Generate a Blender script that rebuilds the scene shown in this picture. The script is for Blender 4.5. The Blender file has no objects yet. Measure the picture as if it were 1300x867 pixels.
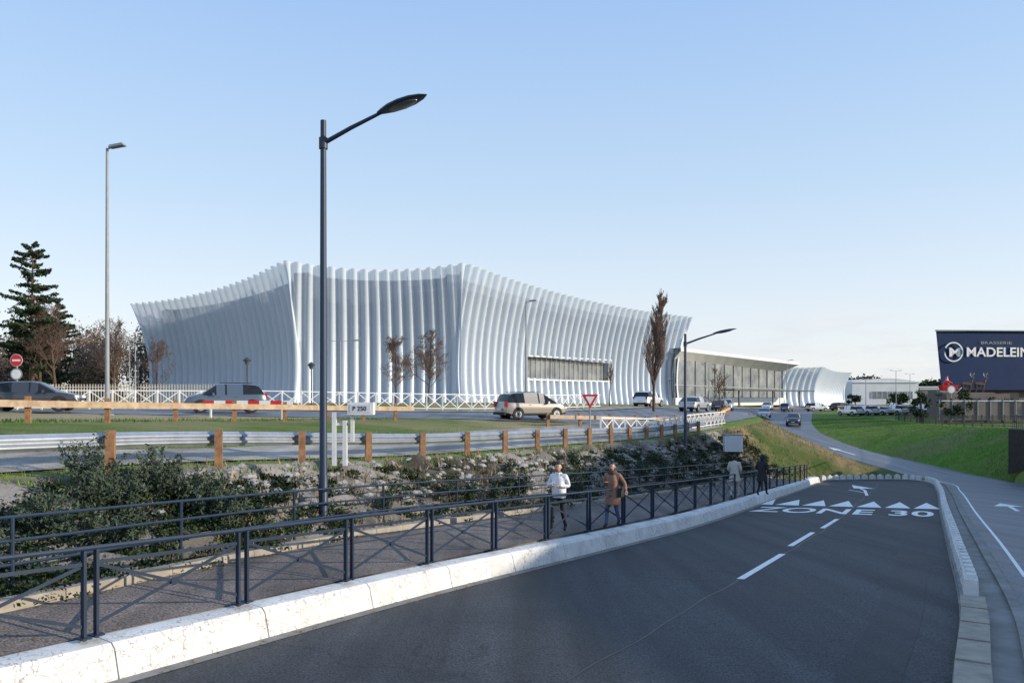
import bpy, bmesh, math, random
import numpy as np
from mathutils import Vector, Matrix
random.seed(7); rng=np.random.default_rng(7)
sc=bpy.context.scene
CZ=3.0
# ------------------------------------------------------------------ materials
def newmat(name):
    m=bpy.data.materials.new(name); m.use_nodes=True
    nt=m.node_tree; nt.nodes.clear()
    o=nt.nodes.new('ShaderNodeOutputMaterial'); b=nt.nodes.new('ShaderNodeBsdfPrincipled')
    nt.links.new(b.outputs[0],o.inputs[0]); return m,nt,b,o
def C(c): return (c[0],c[1],c[2],1)
def mat(name,c1,c2=None,scale=3.0,rough=.7,metal=0,bump=0,bscale=None,detail=6,lo=.35,hi=.65,island=0,c3=None,s3=.3,spec=.5,coat=0):
    m,nt,b,o=newmat(name); N=nt.nodes.new; L=nt.links.new
    b.inputs['Roughness'].default_value=rough; b.inputs['Metallic'].default_value=metal
    b.inputs['Specular IOR Level'].default_value=spec
    b.inputs['Coat Weight'].default_value=coat
    g=N('ShaderNodeNewGeometry')
    if c2 is None: c2=tuple(x*.8 for x in c1)
    n=N('ShaderNodeTexNoise'); n.inputs['Scale'].default_value=scale; n.inputs['Detail'].default_value=detail
    n.inputs['Roughness'].default_value=.65
    L(g.outputs['Position'],n.inputs['Vector'])
    r=N('ShaderNodeValToRGB'); r.color_ramp.elements[0].position=lo; r.color_ramp.elements[1].position=hi
    r.color_ramp.elements[0].color=C(c1); r.color_ramp.elements[1].color=C(c2)
    L(n.outputs['Fac'],r.inputs[0]); col=r.outputs[0]
    if c3 is not None:
        n3=N('ShaderNodeTexNoise'); n3.inputs['Scale'].default_value=s3; n3.inputs['Detail'].default_value=5
        L(g.outputs['Position'],n3.inputs['Vector'])
        r3=N('ShaderNodeValToRGB'); r3.color_ramp.elements[0].position=.42; r3.color_ramp.elements[1].position=.6
        L(n3.outputs['Fac'],r3.inputs[0])
        mx=N('ShaderNodeMix'); mx.data_type='RGBA'; L(r3.outputs[0],mx.inputs[0]); L(col,mx.inputs[6]); mx.inputs[7].default_value=C(c3)
        col=mx.outputs[2]
    if island:
        h=N('ShaderNodeHueSaturation'); mr=N('ShaderNodeMapRange')
        mr.inputs[3].default_value=1-island; mr.inputs[4].default_value=1+island
        L(g.outputs['Random Per Island'],mr.inputs[0]); L(mr.outputs[0],h.inputs['Value']); L(col,h.inputs['Color']); col=h.outputs[0]
    L(col,b.inputs['Base Color'])
    if bump:
        nb=N('ShaderNodeTexNoise'); nb.inputs['Scale'].default_value=bscale or scale*3; nb.inputs['Detail'].default_value=6
        L(g.outputs['Position'],nb.inputs['Vector'])
        bp=N('ShaderNodeBump'); bp.inputs['Strength'].default_value=bump; bp.inputs['Distance'].default_value=.03
        L(nb.outputs['Fac'],bp.inputs['Height']); L(bp.outputs[0],b.inputs['Normal'])
    return m
def asphalt(name,c,rough,spk=.5,cracks=True):
    m,nt,b,o=newmat(name); N=nt.nodes.new; L=nt.links.new
    g=N('ShaderNodeNewGeometry')
    n=N('ShaderNodeTexNoise'); n.inputs['Scale'].default_value=38; n.inputs['Detail'].default_value=3; L(g.outputs['Position'],n.inputs['Vector'])
    n2=N('ShaderNodeTexNoise'); n2.inputs['Scale'].default_value=.35; n2.inputs['Detail'].default_value=7; n2.inputs['Roughness'].default_value=.7; L(g.outputs['Position'],n2.inputs['Vector'])
    mp=N('ShaderNodeMapping'); mp.inputs['Rotation'].default_value=(0,0,.5); mp.inputs['Scale'].default_value=(1.6,.05,1); L(g.outputs['Position'],mp.inputs[0])
    n4=N('ShaderNodeTexNoise'); n4.inputs['Scale'].default_value=1; n4.inputs['Detail'].default_value=3; L(mp.outputs[0],n4.inputs['Vector'])
    a=N('ShaderNodeMapRange'); a.inputs[1].default_value=.3;a.inputs[2].default_value=.7;a.inputs[3].default_value=1-spk;a.inputs[4].default_value=1+spk; L(n.outputs['Fac'],a.inputs[0])
    a2=N('ShaderNodeMapRange'); a2.inputs[1].default_value=.3;a2.inputs[2].default_value=.7;a2.inputs[3].default_value=.6;a2.inputs[4].default_value=1.4; L(n2.outputs['Fac'],a2.inputs[0])
    a4=N('ShaderNodeMapRange'); a4.inputs[1].default_value=.3;a4.inputs[2].default_value=.7;a4.inputs[3].default_value=.7;a4.inputs[4].default_value=1.3; L(n4.outputs['Fac'],a4.inputs[0])
    mu=N('ShaderNodeMath'); mu.operation='MULTIPLY'; L(a.outputs[0],mu.inputs[0]); L(a2.outputs[0],mu.inputs[1])
    mu2=N('ShaderNodeMath'); mu2.operation='MULTIPLY'; L(mu.outputs[0],mu2.inputs[0]); L(a4.outputs[0],mu2.inputs[1])
    v=N('ShaderNodeTexVoronoi'); v.feature='DISTANCE_TO_EDGE'; v.inputs['Scale'].default_value=.3
    nd=N('ShaderNodeTexNoise'); nd.inputs['Scale'].default_value=1.2; nd.inputs['Detail'].default_value=6; L(g.outputs['Position'],nd.inputs['Vector'])
    vm=N('ShaderNodeVectorMath'); vm.operation='MULTIPLY_ADD'; L(nd.outputs['Color'],vm.inputs[0]); vm.inputs[1].default_value=(1.6,1.6,0); L(g.outputs['Position'],vm.inputs[2]); L(vm.outputs[0],v.inputs['Vector'])
    cr=N('ShaderNodeMapRange'); cr.inputs[1].default_value=0;cr.inputs[2].default_value=.006;cr.inputs[3].default_value=.6;cr.inputs[4].default_value=1; L(v.outputs['Distance'],cr.inputs[0])
    mu3=N('ShaderNodeMath'); mu3.operation='MULTIPLY'; L(mu2.outputs[0],mu3.inputs[0])
    if cracks: L(cr.outputs[0],mu3.inputs[1])
    else: mu3.inputs[1].default_value=1
    vs_=N('ShaderNodeTexVoronoi'); vs_.inputs['Scale'].default_value=55; L(g.outputs['Position'],vs_.inputs['Vector'])
    sp_=N('ShaderNodeMapRange'); sp_.inputs[1].default_value=.12; sp_.inputs[2].default_value=.22; sp_.inputs[3].default_value=1.6; sp_.inputs[4].default_value=1; L(vs_.outputs['Distance'],sp_.inputs[0])
    mu4=N('ShaderNodeMath'); mu4.operation='MULTIPLY'; L(mu3.outputs[0],mu4.inputs[0]); L(sp_.outputs[0],mu4.inputs[1])
    mc=N('ShaderNodeVectorMath'); mc.operation='SCALE'; mc.inputs[0].default_value=c; L(mu4.outputs[0],mc.inputs['Scale']); L(mc.outputs[0],b.inputs['Base Color'])
    rr=N('ShaderNodeMapRange'); rr.inputs[1].default_value=.3;rr.inputs[2].default_value=.7;rr.inputs[3].default_value=rough-.1;rr.inputs[4].default_value=rough+.1; L(n2.outputs['Fac'],rr.inputs[0]); L(rr.outputs[0],b.inputs['Roughness'])
    b.inputs['Specular IOR Level'].default_value=.35
    bp=N('ShaderNodeBump'); bp.inputs['Strength'].default_value=.6; bp.inputs['Distance'].default_value=.01; L(n.outputs['Fac'],bp.inputs['Height']); L(bp.outputs[0],b.inputs['Normal'])
    return m
def cracked(name,c,dirt):
    m=mat(name,c,tuple(x*.78 for x in c),scale=2.2,rough=.75,bump=.25,bscale=30,c3=None)
    nt=m.node_tree; N=nt.nodes.new; L=nt.links.new
    b=[n for n in nt.nodes if n.type=='BSDF_PRINCIPLED'][0]; lk=b.inputs['Base Color'].links[0]; src=lk.from_socket
    g=N('ShaderNodeNewGeometry')
    v=N('ShaderNodeTexVoronoi'); v.feature='DISTANCE_TO_EDGE'; v.inputs['Scale'].default_value=5.5
    nd=N('ShaderNodeTexNoise'); nd.inputs['Scale'].default_value=4; nd.inputs['Detail'].default_value=5; L(g.outputs['Position'],nd.inputs['Vector'])
    vm=N('ShaderNodeVectorMath'); vm.operation='MULTIPLY_ADD'; L(nd.outputs['Color'],vm.inputs[0]); vm.inputs[1].default_value=(.5,.5,.5); L(g.outputs['Position'],vm.inputs[2]); L(vm.outputs[0],v.inputs['Vector'])
    cr=N('ShaderNodeMapRange'); cr.inputs[1].default_value=0;cr.inputs[2].default_value=.035;cr.inputs[3].default_value=.85;cr.inputs[4].default_value=0; L(v.outputs['Distance'],cr.inputs[0])
    n5=N('ShaderNodeTexNoise'); n5.inputs['Scale'].default_value=.8; n5.inputs['Detail'].default_value=3; L(g.outputs['Position'],n5.inputs['Vector'])
    m5=N('ShaderNodeMapRange'); m5.inputs[1].default_value=.40;m5.inputs[2].default_value=.52; L(n5.outputs['Fac'],m5.inputs[0])
    mm=N('ShaderNodeMath'); mm.operation='MULTIPLY'; L(cr.outputs[0],mm.inputs[0]); L(m5.outputs[0],mm.inputs[1])
    mx=N('ShaderNodeMix'); mx.data_type='RGBA'; L(mm.outputs[0],mx.inputs[0]); L(src,mx.inputs[6]); mx.inputs[7].default_value=C(dirt); L(mx.outputs[2],b.inputs['Base Color'])
    return m
M={}
M['asph']=asphalt('asphalt_dark',(.048,.050,.054),.75,.75)
M['tar']=mat('tar_seam',(.02,.02,.021),(.03,.03,.03),rough=.5)
M['patch']=asphalt('asphalt_patch',(.034,.036,.04),.7,.6,False)
M['asph2']=asphalt('asphalt_worn',(.13,.135,.15),.5)
M['asph3']=asphalt('asphalt_light',(.30,.27,.235),.85,.35,False)
M['path']=asphalt('walkway_gravel',(.135,.115,.105),.9,.75,False)
M['grass']=mat('grass_lawn',(.085,.18,.022),(.13,.22,.04),scale=1.5,rough=.95,bump=1,bscale=25,c3=(.17,.19,.07),s3=.16,spec=.1)
M['verge']=mat('verge_grass',(.08,.14,.025),(.17,.18,.07),scale=.6,rough=.95,bump=1,bscale=18,c3=(.36,.28,.17),s3=.07,spec=.1)
M['soil']=mat('bank_soil',(.035,.032,.025),(.09,.08,.065),scale=1.2,rough=.95,bump=1,bscale=12,c3=(.26,.24,.22),s3=.35,spec=.1)
M['dry']=mat('dry_bank',(.12,.10,.045),(.24,.18,.10),scale=.7,rough=.95,bump=1,bscale=10,c3=(.06,.09,.025),s3=.2,spec=.1)
M['kerb']=cracked('painted_concrete',(.74,.73,.71),(.15,.13,.12))
M['stone']=mat('kerb_stone',(.36,.32,.26),(.24,.21,.17),scale=3,rough=.85,bump=.4)
M['conc']=mat('concrete',(.26,.25,.235),(.17,.165,.155),scale=1.5,rough=.85,bump=.3)
M['rock']=mat('bank_rock',(.40,.39,.38),(.24,.23,.22),scale=3,rough=.9,bump=.5)
M['paint']=mat('road_paint',(.82,.82,.81),(.40,.40,.40),scale=9,rough=.6,lo=.5,hi=.8)
M['navy']=mat('navy_metal_paint',(.018,.034,.066),(.014,.026,.050),scale=5,rough=.45,spec=.4)
M['galv']=mat('galvanised_steel',(.42,.46,.52),(.32,.35,.40),scale=3,rough=.42,metal=.6)
M['wood']=mat('timber_post',(.36,.19,.09),(.18,.095,.05),scale=5,rough=.8,bump=.4)
M['woodl']=mat('timber_rail',(.50,.38,.26),(.32,.22,.14),scale=3,rough=.8,bump=.3)
M['white']=mat('white_paint',(.80,.80,.79),(.68,.68,.68),scale=2,rough=.5)
M['beige']=mat('beige_paint',(.60,.53,.45),(.5,.45,.38),scale=2,rough=.6)
M['dark']=mat('dark_metal',(.03,.033,.038),(.05,.05,.055),scale=3,rough=.5)
M['darkwood']=mat('dark_timber',(.055,.045,.04),(.03,.026,.024),scale=3,rough=.7)
M['red']=mat('red_enamel',(.6,.02,.025),(.5,.02,.02),rough=.4)
M['grey']=mat('grey_metal',(.27,.29,.31),(.21,.23,.25),rough=.5)
M['black']=mat('black_rubber',(.015,.015,.017),(.025,.025,.025),rough=.8)
M['glass']=mat('dark_glass',(.02,.025,.03),(.03,.035,.04),rough=.06,spec=.8)
M['glassl']=mat('building_glass',(.10,.12,.14),(.26,.28,.29),scale=.35,rough=.2,spec=.7)
M['lens']=mat('lamp_lens',(.10,.12,.14),(.08,.09,.11),rough=.25)
M['bark']=mat('bark',(.12,.075,.05),(.07,.045,.032),scale=4,rough=.9)
M['twig']=mat('twigs',(.22,.14,.10),(.14,.09,.07),scale=1,rough=.9)
M['needle']=mat('needles',(.016,.034,.018),(.04,.06,.028),scale=.6,rough=.8,island=.45,spec=.2)
M['leafd']=mat('shrub_leaves',(.012,.025,.009),(.036,.058,.022),scale=1.3,rough=.7,island=.55,spec=.2)
M['leafm']=mat('ivy_leaves',(.024,.05,.015),(.048,.066,.026),scale=1.0,rough=.7,island=.5,spec=.2)
M['rose']=mat('rosemary',(.045,.07,.045),(.08,.10,.07),scale=1.5,rough=.7,island=.45,spec=.2)
M['deadl']=mat('dead_stems',(.20,.15,.11),(.12,.09,.07),scale=1.3,rough=.9,island=.5)
M['litter']=mat('leaf_litter',(.16,.08,.03),(.24,.15,.06),scale=3,rough=.9,island=.5)
M['autl']=mat('autumn_leaves',(.22,.12,.055),(.14,.10,.045),scale=.15,rough=.8,island=.5,spec=.2)
M['brownl']=mat('bare_twig_mass',(.24,.18,.15),(.15,.115,.095),scale=.2,rough=.9,island=.4,spec=.1)
M['navywall']=mat('navy_cladding',(.010,.028,.085),(.014,.034,.098),scale=.5,rough=.7,spec=.15)
M['brownwall']=mat('brown_cladding',(.16,.135,.13),(.12,.10,.10),scale=.6,rough=.7)
M['bwall']=mat('light_cladding',(.66,.67,.69),(.58,.59,.61),scale=.3,rough=.6)
M['skin']=mat('skin',(.55,.33,.24),(.5,.29,.2),rough=.5)
M['hair']=mat('dark_hair',(.035,.02,.014),(.02,.012,.009),scale=40,rough=.6)
# ------------------------------------------------------------------ mesh builder
class MB:
    def __init__(s): s.v=[];s.f=[];s.m=[];s.mats=[]
    def mi(s,k):
        if k not in s.mats: s.mats.append(k)
        return s.mats.index(k)
    def poly(s,pts,m):
        b=len(s.v); s.v+= [tuple(p) for p in pts]; s.f.append(tuple(range(b,b+len(pts)))); s.m.append(s.mi(m))
    def box(s,c,d,m,rz=0,R=None,taper=1.0):
        mi=s.mi(m); b=len(s.v); ca,sa=math.cos(rz),math.sin(rz)
        for z in(-.5,.5):
            t=taper if z>0 else 1
            for x,y in((-.5,-.5),(.5,-.5),(.5,.5),(-.5,.5)):
                p=(x*d[0]*t,y*d[1]*t,z*d[2])
                if R is not None: q=R@Vector(p); s.v.append((c[0]+q.x,c[1]+q.y,c[2]+q.z))
                else: s.v.append((c[0]+p[0]*ca-p[1]*sa,c[1]+p[0]*sa+p[1]*ca,c[2]+p[2]))
        for f in((0,3,2,1),(4,5,6,7),(0,1,5,4),(1,2,6,5),(2,3,7,6),(3,0,4,7)):
            s.f.append(tuple(b+i for i in f)); s.m.append(mi)
    def beam(s,p,q,w,h,m):
        p=Vector(p);q=Vector(q);d=q-p;L=d.length
        if L<1e-5:return
        x=d/L; z=Vector((0,0,1)) if abs(x.z)<.95 else Vector((0,1,0)); y=z.cross(x).normalized(); z=x.cross(y)
        R=Matrix((x,y,z)).transposed(); s.box((p+q)/2,(L,w,h),m,R=R)
    def tube(s,pts,rad,n,m,cap=True):
        mi=s.mi(m); pts=[Vector(p) for p in pts]; k=len(pts); b=len(s.v)
        if not hasattr(rad,'__len__'): rad=[rad]*k
        for i,p in enumerate(pts):
            d=(pts[min(i+1,k-1)]-pts[max(i-1,0)]).normalized()
            a=Vector((1,0,0)) if abs(d.x)<.8 else Vector((0,1,0)); u=d.cross(a).normalized(); w=d.cross(u)
            for j in range(n):
                t=2*math.pi*j/n; q=p+(u*math.cos(t)+w*math.sin(t))*rad[i]; s.v.append((q.x,q.y,q.z))
        for i in range(k-1):
            for j in range(n):
                s.f.append((b+i*n+j,b+i*n+(j+1)%n,b+(i+1)*n+(j+1)%n,b+(i+1)*n+j)); s.m.append(mi)
        if cap:
            s.f.append(tuple(b+j for j in reversed(range(n)))); s.m.append(mi)
            s.f.append(tuple(b+(k-1)*n+j for j in range(n))); s.m.append(mi)
    def disc(s,c,nrm,r,th,n,m,rot=0):
        c=Vector(c);nrm=Vector(nrm).normalized(); mi=s.mi(m)
        a=Vector((0,0,1)) if abs(nrm.z)<.9 else Vector((0,1,0)); w=(a-nrm*a.dot(nrm)).normalized(); u=w.cross(nrm)
        b=len(s.v)
        for e in(-.5,.5):
            for j in range(n):
                t=2*math.pi*j/n+rot; q=c+nrm*e*th+(u*math.cos(t)+w*math.sin(t))*r; s.v.append(tuple(q))
        for j in range(n): s.f.append((b+j,b+(j+1)%n,b+n+(j+1)%n,b+n+j)); s.m.append(mi)
        s.f.append(tuple(b+j for j in reversed(range(n)))); s.m.append(mi)
        s.f.append(tuple(b+n+j for j in range(n))); s.m.append(mi)
    def arr(s,V,F,m):
        b=len(s.v); s.v+= [tuple(x) for x in V]; mi=s.mi(m)
        for f in F: s.f.append(tuple(b+int(i) for i in f)); s.m.append(mi)
    def ell(s,c,r,m,nu=14,nv=9,fn=None,keep=None):
        V=[];F=[]
        for i in range(nv+1):
            ph=math.pi*i/nv
            for j in range(nu):
                t=2*math.pi*j/nu; p=Vector((math.sin(ph)*math.cos(t),math.sin(ph)*math.sin(t),math.cos(ph)))
                q=Vector((p.x*r[0],p.y*r[1],p.z*r[2]))
                if fn: q=fn(p,q)
                V.append(tuple(Vector(c)+q))
        for i in range(nv):
            for j in range(nu):
                f=(i*nu+j,(i+1)*nu+j,(i+1)*nu+(j+1)%nu,i*nu+(j+1)%nu)
                if keep:
                    cc=sum((Vector(V[k])-Vector(c) for k in f),Vector())/4
                    if not keep(cc): continue
                F.append(f)
        s.arr(V,F,m)
    def build(s,name,smooth=None,loc=None,rz=0,mats=None):
        me=bpy.data.meshes.new(name); me.from_pydata(s.v,[],s.f)
        for k in s.mats: me.materials.append(M[k])
        me.polygons.foreach_set('material_index',s.m); me.update()
        if smooth is not None:
            bm=bmesh.new(); bm.from_mesh(me); bmesh.ops.recalc_face_normals(bm,faces=bm.faces); bm.to_mesh(me); bm.free()
            me.shade_smooth(); me.set_sharp_from_angle(angle=math.radians(smooth))
        o=bpy.data.objects.new(name,me); sc.collection.objects.link(o)
        if loc is not None: o.location=loc
        o.rotation_euler=(0,0,rz)
        return o
def npmesh(name,V,F,matkeys,mi=None,smooth=False):
    me=bpy.data.meshes.new(name); n=len(F); k=F.shape[1]
    me.vertices.add(len(V)); me.vertices.foreach_set('co',np.asarray(V,dtype=np.float32).ravel())
    me.loops.add(n*k); me.loops.foreach_set('vertex_index',F.astype(np.int32).ravel())
    me.polygons.add(n); me.polygons.foreach_set('loop_start',np.arange(0,n*k,k,dtype=np.int32)); me.polygons.foreach_set('loop_total',np.full(n,k,dtype=np.int32))
    for q in matkeys: me.materials.append(M[q])
    if mi is not None: me.polygons.foreach_set('material_index',np.asarray(mi,dtype=np.int32))
    me.update(calc_edges=True); me.validate()
    if smooth: me.shade_smooth()
    o=bpy.data.objects.new(name,me); sc.collection.objects.link(o); return o
def leaves(P,size,aspect=1.6,up=0.0):
    n=len(P); d=rng.normal(size=(n,3)); d[:,2]+=up; d/=np.linalg.norm(d,axis=1)[:,None]
    e=rng.normal(size=(n,3)); e-=d*(e*d).sum(1)[:,None]; e/=np.linalg.norm(e,axis=1)[:,None]
    s=(size*rng.uniform(.6,1.4,n))[:,None]
    V=np.stack([P-d*s*aspect/2,P+e*s/2,P+d*s*aspect/2,P-e*s/2],1).reshape(-1,3)
    F=np.arange(4*n).reshape(n,4); return V,F
# ------------------------------------------------------------------ terrain rails
def hermite(keys):
    xs=np.array([k[0] for k in keys],float); ys=np.array([k[1] for k in keys],float)
    d=np.diff(ys)/np.diff(xs); m=np.zeros(len(xs)); m[0]=d[0]; m[-1]=d[-1]
    for i in range(1,len(xs)-1):
        if d[i-1]*d[i]>0:
            w1=2*(xs[i+1]-xs[i])+(xs[i]-xs[i-1]); w2=(xs[i+1]-xs[i])+2*(xs[i]-xs[i-1]); m[i]=(w1+w2)/(w1/d[i-1]+w2/d[i])
    def f(x):
        x=np.asarray(x,float); i=np.clip(np.searchsorted(xs,x)-1,0,len(xs)-2); h=xs[i+1]-xs[i]; t=(x-xs[i])/h
        lo=x<xs[0]; hi=x>xs[-1]; t2=np.clip(t,0,1)
        r=(2*t2**3-3*t2**2+1)*ys[i]+(t2**3-2*t2**2+t2)*h*m[i]+(-2*t2**3+3*t2**2)*ys[i+1]+(t2**3-t2**2)*h*m[i+1]
        r=np.where(lo,ys[0]+(x-xs[0])*m[0],r); r=np.where(hi,ys[-1]+(x-xs[-1])*m[-1],r); return r
    return f
far=[(200,77),(300,130),(3000,1500)]
R2L=hermite([(-12,-5.5),(8.6,5.8),(12.15,7.9),(19.5,11.9),(31.5,18.2),(48,26.9),(56,30.8),(63,32.4),(70,32.3),(82,31.6),(95,32.6),(108,36.1),(125,42.5),(150,52.4)]+far)
R2R=hermite([(-12,.2),(8.6,11.6),(12.15,13.6),(19.5,17.6),(31.5,23.9),(48,32.6),(56,36.4),(63,37.8),(70,37.5),(82,36.8),(95,37.9),(108,41.3),(125,47.6),(150,57.6),(200,83),(300,137),(3000,1508)])
RE=hermite([(-12,-6.6),(8.6,4.8),(12.15,6.9),(19.5,10.8),(31.5,17.1),(48,25.8),(56,29.7),(61,31.4),(64,32.2),(70,32.0),(82,31.3),(95,32.3),(108,35.8),(125,42.2),(150,52.1),(200,76.7),(300,129.7),(3000,1499.7)])
E=hermite([(-12,-15.6),(8.8,-4.4),(13.6,-1.77),(20,2.2),(25.8,5.7),(40.5,13.4),(52,19.5),(58,22.6),(61,25.5),(65,31.6),(70,31.7),(82,31.0),(95,32.0),(108,35.5),(125,41.9),(150,51.8),(200,76.4),(300,129.4),(3000,1499.4)])
Kx=hermite([(-12,-17.6),(9.44,-6.1),(12.46,-5.2),(16.05,-3.9),(19.6,-2.1),(26,2.0),(33.6,6.6),(40.5,10.2),(52,16.4),(58,19.8),(61,22.5),(65,30.6),(70,31.0),(82,30.2),(95,31.2),(108,34.9),(125,41.2),(150,51.2),(200,75.4),(300,128),(3000,1497)])
Gx=hermite([(-12,-22.2),(14.7,-7.5),(50,11.9),(60,17.2),(70,22.3),(80,25),(95,28.6),(108,32.5),(125,38.5),(150,48),(200,70),(300,120),(3000,1450)])
BT=hermite([(-12,1.6),(8.6,13),(31.5,25.1),(48,33.9),(58,38.8),(64,43),(70,45.8),(82,47.6),(100,51.2),(125,55.5),(150,64),(200,90),(300,145),(3000,1520)])
Dr=hermite([(-12,1.81),(56,6.13),(60,6.33),(64,6.33),(70,6.05),(82,5.45),(95,4.6),(108,3.8),(125,3.1),(150,2.7),(200,2.3),(300,2.1),(3000,2.2)])
Dg=hermite([(-12,1.1),(14.7,1.38),(24,1.82),(31,2.0),(45,2.25),(60,2.2),(80,1.95),(100,2.1),(125,2.25),(150,2.2),(200,2.0),(3000,2.0)])
def Dk(y): return np.where(y<52,1.95+.0635*y,0)+np.where(y>=52,(1-np.clip((y-52)/9,0,1))*(1.95+.0635*y)+np.clip((y-52)/9,0,1)*Dr(y),0)
def Drr(y): return np.where(y<52,2.16+.0635*y,0)+np.where(y>=52,(1-np.clip((y-52)/9,0,1))*(2.16+.0635*y)+np.clip((y-52)/9,0,1)*Dr(y),0)
Dbt=hermite([(-12,2.2),(40,2.3),(60,2.5),(82,3.0),(100,3.25),(130,2.9),(200,2.3),(3000,2.2)])
def rails(y):
    g=Gx(y); dg=Dg(y); fy=np.clip((y-110)/150,0,1); y=np.asarray(y,float)
    def c(v,lo): return np.maximum(v,lo)*(1-fy)+fy*2.0
    e=E(y); X=[np.full_like(g,-3000),np.full_like(g,-300),np.minimum(g-60,-80),g-30,g-12,g-5,g,Kx(y),e-.5,e,RE(y),R2L(y),R2R(y),BT(y),BT(y)+20,BT(y)+250,BT(y)+3000]
    D=[c(dg*0+1.5,0),c(dg*0+.9,0),c(dg*0+.7,0),c(dg-1.5,.55),c(dg-1.02,.5),c(dg-.5,.6),dg,Dk(y),Drr(y),Dr(y),Dr(y),Dr(y),Dr(y),Dbt(y),Dbt(y)-.1,Dbt(y)*0+2.5,Dbt(y)*0+2.2]
    return np.array(X),np.array(D)
def Zs(x,y):
    X,D=rails(np.array([float(y)])); return CZ-float(np.interp(x,X[:,0],D[:,0]))
ys=list(np.arange(-12,72,.5))+list(np.arange(72,160,1.0)); q=160.
while q<3000: ys.append(q); q*=1.06
ys.append(3000.); ys=np.array(ys)
sub=[2,6,10,18,10,8,14,5,2,8,1,6,10,10,10,3]
def resample(pts,step):
    P=np.array(pts,float)
    t=np.r_[0,np.cumsum(np.linalg.norm(np.diff(P[:,:2],axis=0),axis=1))]
    n=int(t[-1]/step)+1; tt=np.linspace(0,t[-1],n+1)
    m=np.gradient(P,t,axis=0); out=[]
    for s in tt:
        i=min(max(np.searchsorted(t,s)-1,0),len(t)-2); h=t[i+1]-t[i]; u=(s-t[i])/h
        out.append((2*u**3-3*u**2+1)*P[i]+(u**3-2*u**2+u)*h*m[i]+(-2*u**3+3*u**2)*P[i+1]+(u**3-u**2)*h*m[i+1])
    return np.array(out)
UC=resample([(-150,20),(-90,26),(-60,30),(-35,37),(-16,44.5),(0,52),(12,64),(20,80),(29,102),(42,132),(62,165),(100,230),(180,360)],1.0)
def dist_uc(x,y):
    return np.sqrt(((UC[:,0][None]-x[:,None])**2+(UC[:,1][None]-y[:,None])**2).min(1))
XR,DR=rails(ys)
cols=[]
for j in range(len(sub)):
    for k in range(sub[j]): cols.append((j,k/sub[j]))
cols.append((len(sub)-1,1.0))
GX=np.stack([XR[j]*(1-t)+XR[j+1]*t for j,t in cols],1); GD=np.stack([DR[j]*(1-t)+DR[j+1]*t for j,t in cols],1)
GY=np.repeat(ys[:,None],len(cols),1)
GZ=CZ-GD
flat=dist_uc(GX.ravel(),GY.ravel()).reshape(GX.shape); GZ=np.where(flat<4.4,GZ-.10,GZ)
cz=np.array([j for j,t in cols])
nz=rng.normal(size=GX.shape)
for j,amp in((6,.10),(12,.03),(3,.02),(4,.02)):
    msk=(cz==j)&(np.array([t for _,t in cols])>0); GZ[:,msk]+=nz[:,msk]*amp*((GY[:,msk]<100))
ny,nx=GX.shape
V=np.stack([GX,GY,GZ],2).reshape(-1,3)
I=np.arange(ny*nx).reshape(ny,nx)
F=np.stack([I[:-1,:-1],I[:-1,1:],I[1:,1:],I[1:,:-1]],2).reshape(-1,4)
zonemat={0:1,1:1,2:1,3:1,4:1,5:0,6:2,7:2,8:2,9:2,10:2,11:2,12:0,13:0,14:0,15:1}
zm=np.array([zonemat[j] for j,t in cols[:-1]]); MI=np.repeat(zm[None],ny-1,0)
yy=np.repeat(ys[:-1][:,None],nx-1,1); MI=np.where((MI==2)&(yy>56),3,MI); MI=MI.ravel()
npmesh('ground',V,F,['grass','verge','soil','dry'],MI,smooth=True)
# ------------------------------------------------------------------ strips on rails
def strip(name,fa,fb,fda,fdb,y0,y1,key,off=.02,nx=6,dy=.5):
    Y=np.arange(y0,y1+dy/2,dy) if y1<200 else np.r_[np.arange(y0,160,.5),ys[(ys>160)&(ys<=y1)]]
    a,b=fa(Y),fb(Y); da,db=fda(Y),fdb(Y); T=np.linspace(0,1,nx+1)
    X=a[:,None]*(1-T)+b[:,None]*T; Zz=CZ-(da[:,None]*(1-T)+db[:,None]*T)+off; YY=np.repeat(Y[:,None],nx+1,1)
    V=np.stack([X,YY,Zz],2).reshape(-1,3); I=np.arange(len(Y)*(nx+1)).reshape(len(Y),nx+1)
    F=np.stack([I[:-1,:-1],I[:-1,1:],I[1:,1:],I[1:,:-1]],2).reshape(-1,4)
    return npmesh(name,V,F,[key])
strip('road',E,RE,Dr,Dr,-12,61,'asph')
strip('service_road',lambda y:R2L(y)-.0,R2R,Dr,Dr,-12,290,'asph2')
strip('walkway',Kx,lambda y:E(y)-.5,Dk,Drr,-12,56,'path')
strip('median_pavement',RE,R2L,Dr,Dr,-12,60.5,'conc',off=.025,nx=1)
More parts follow.
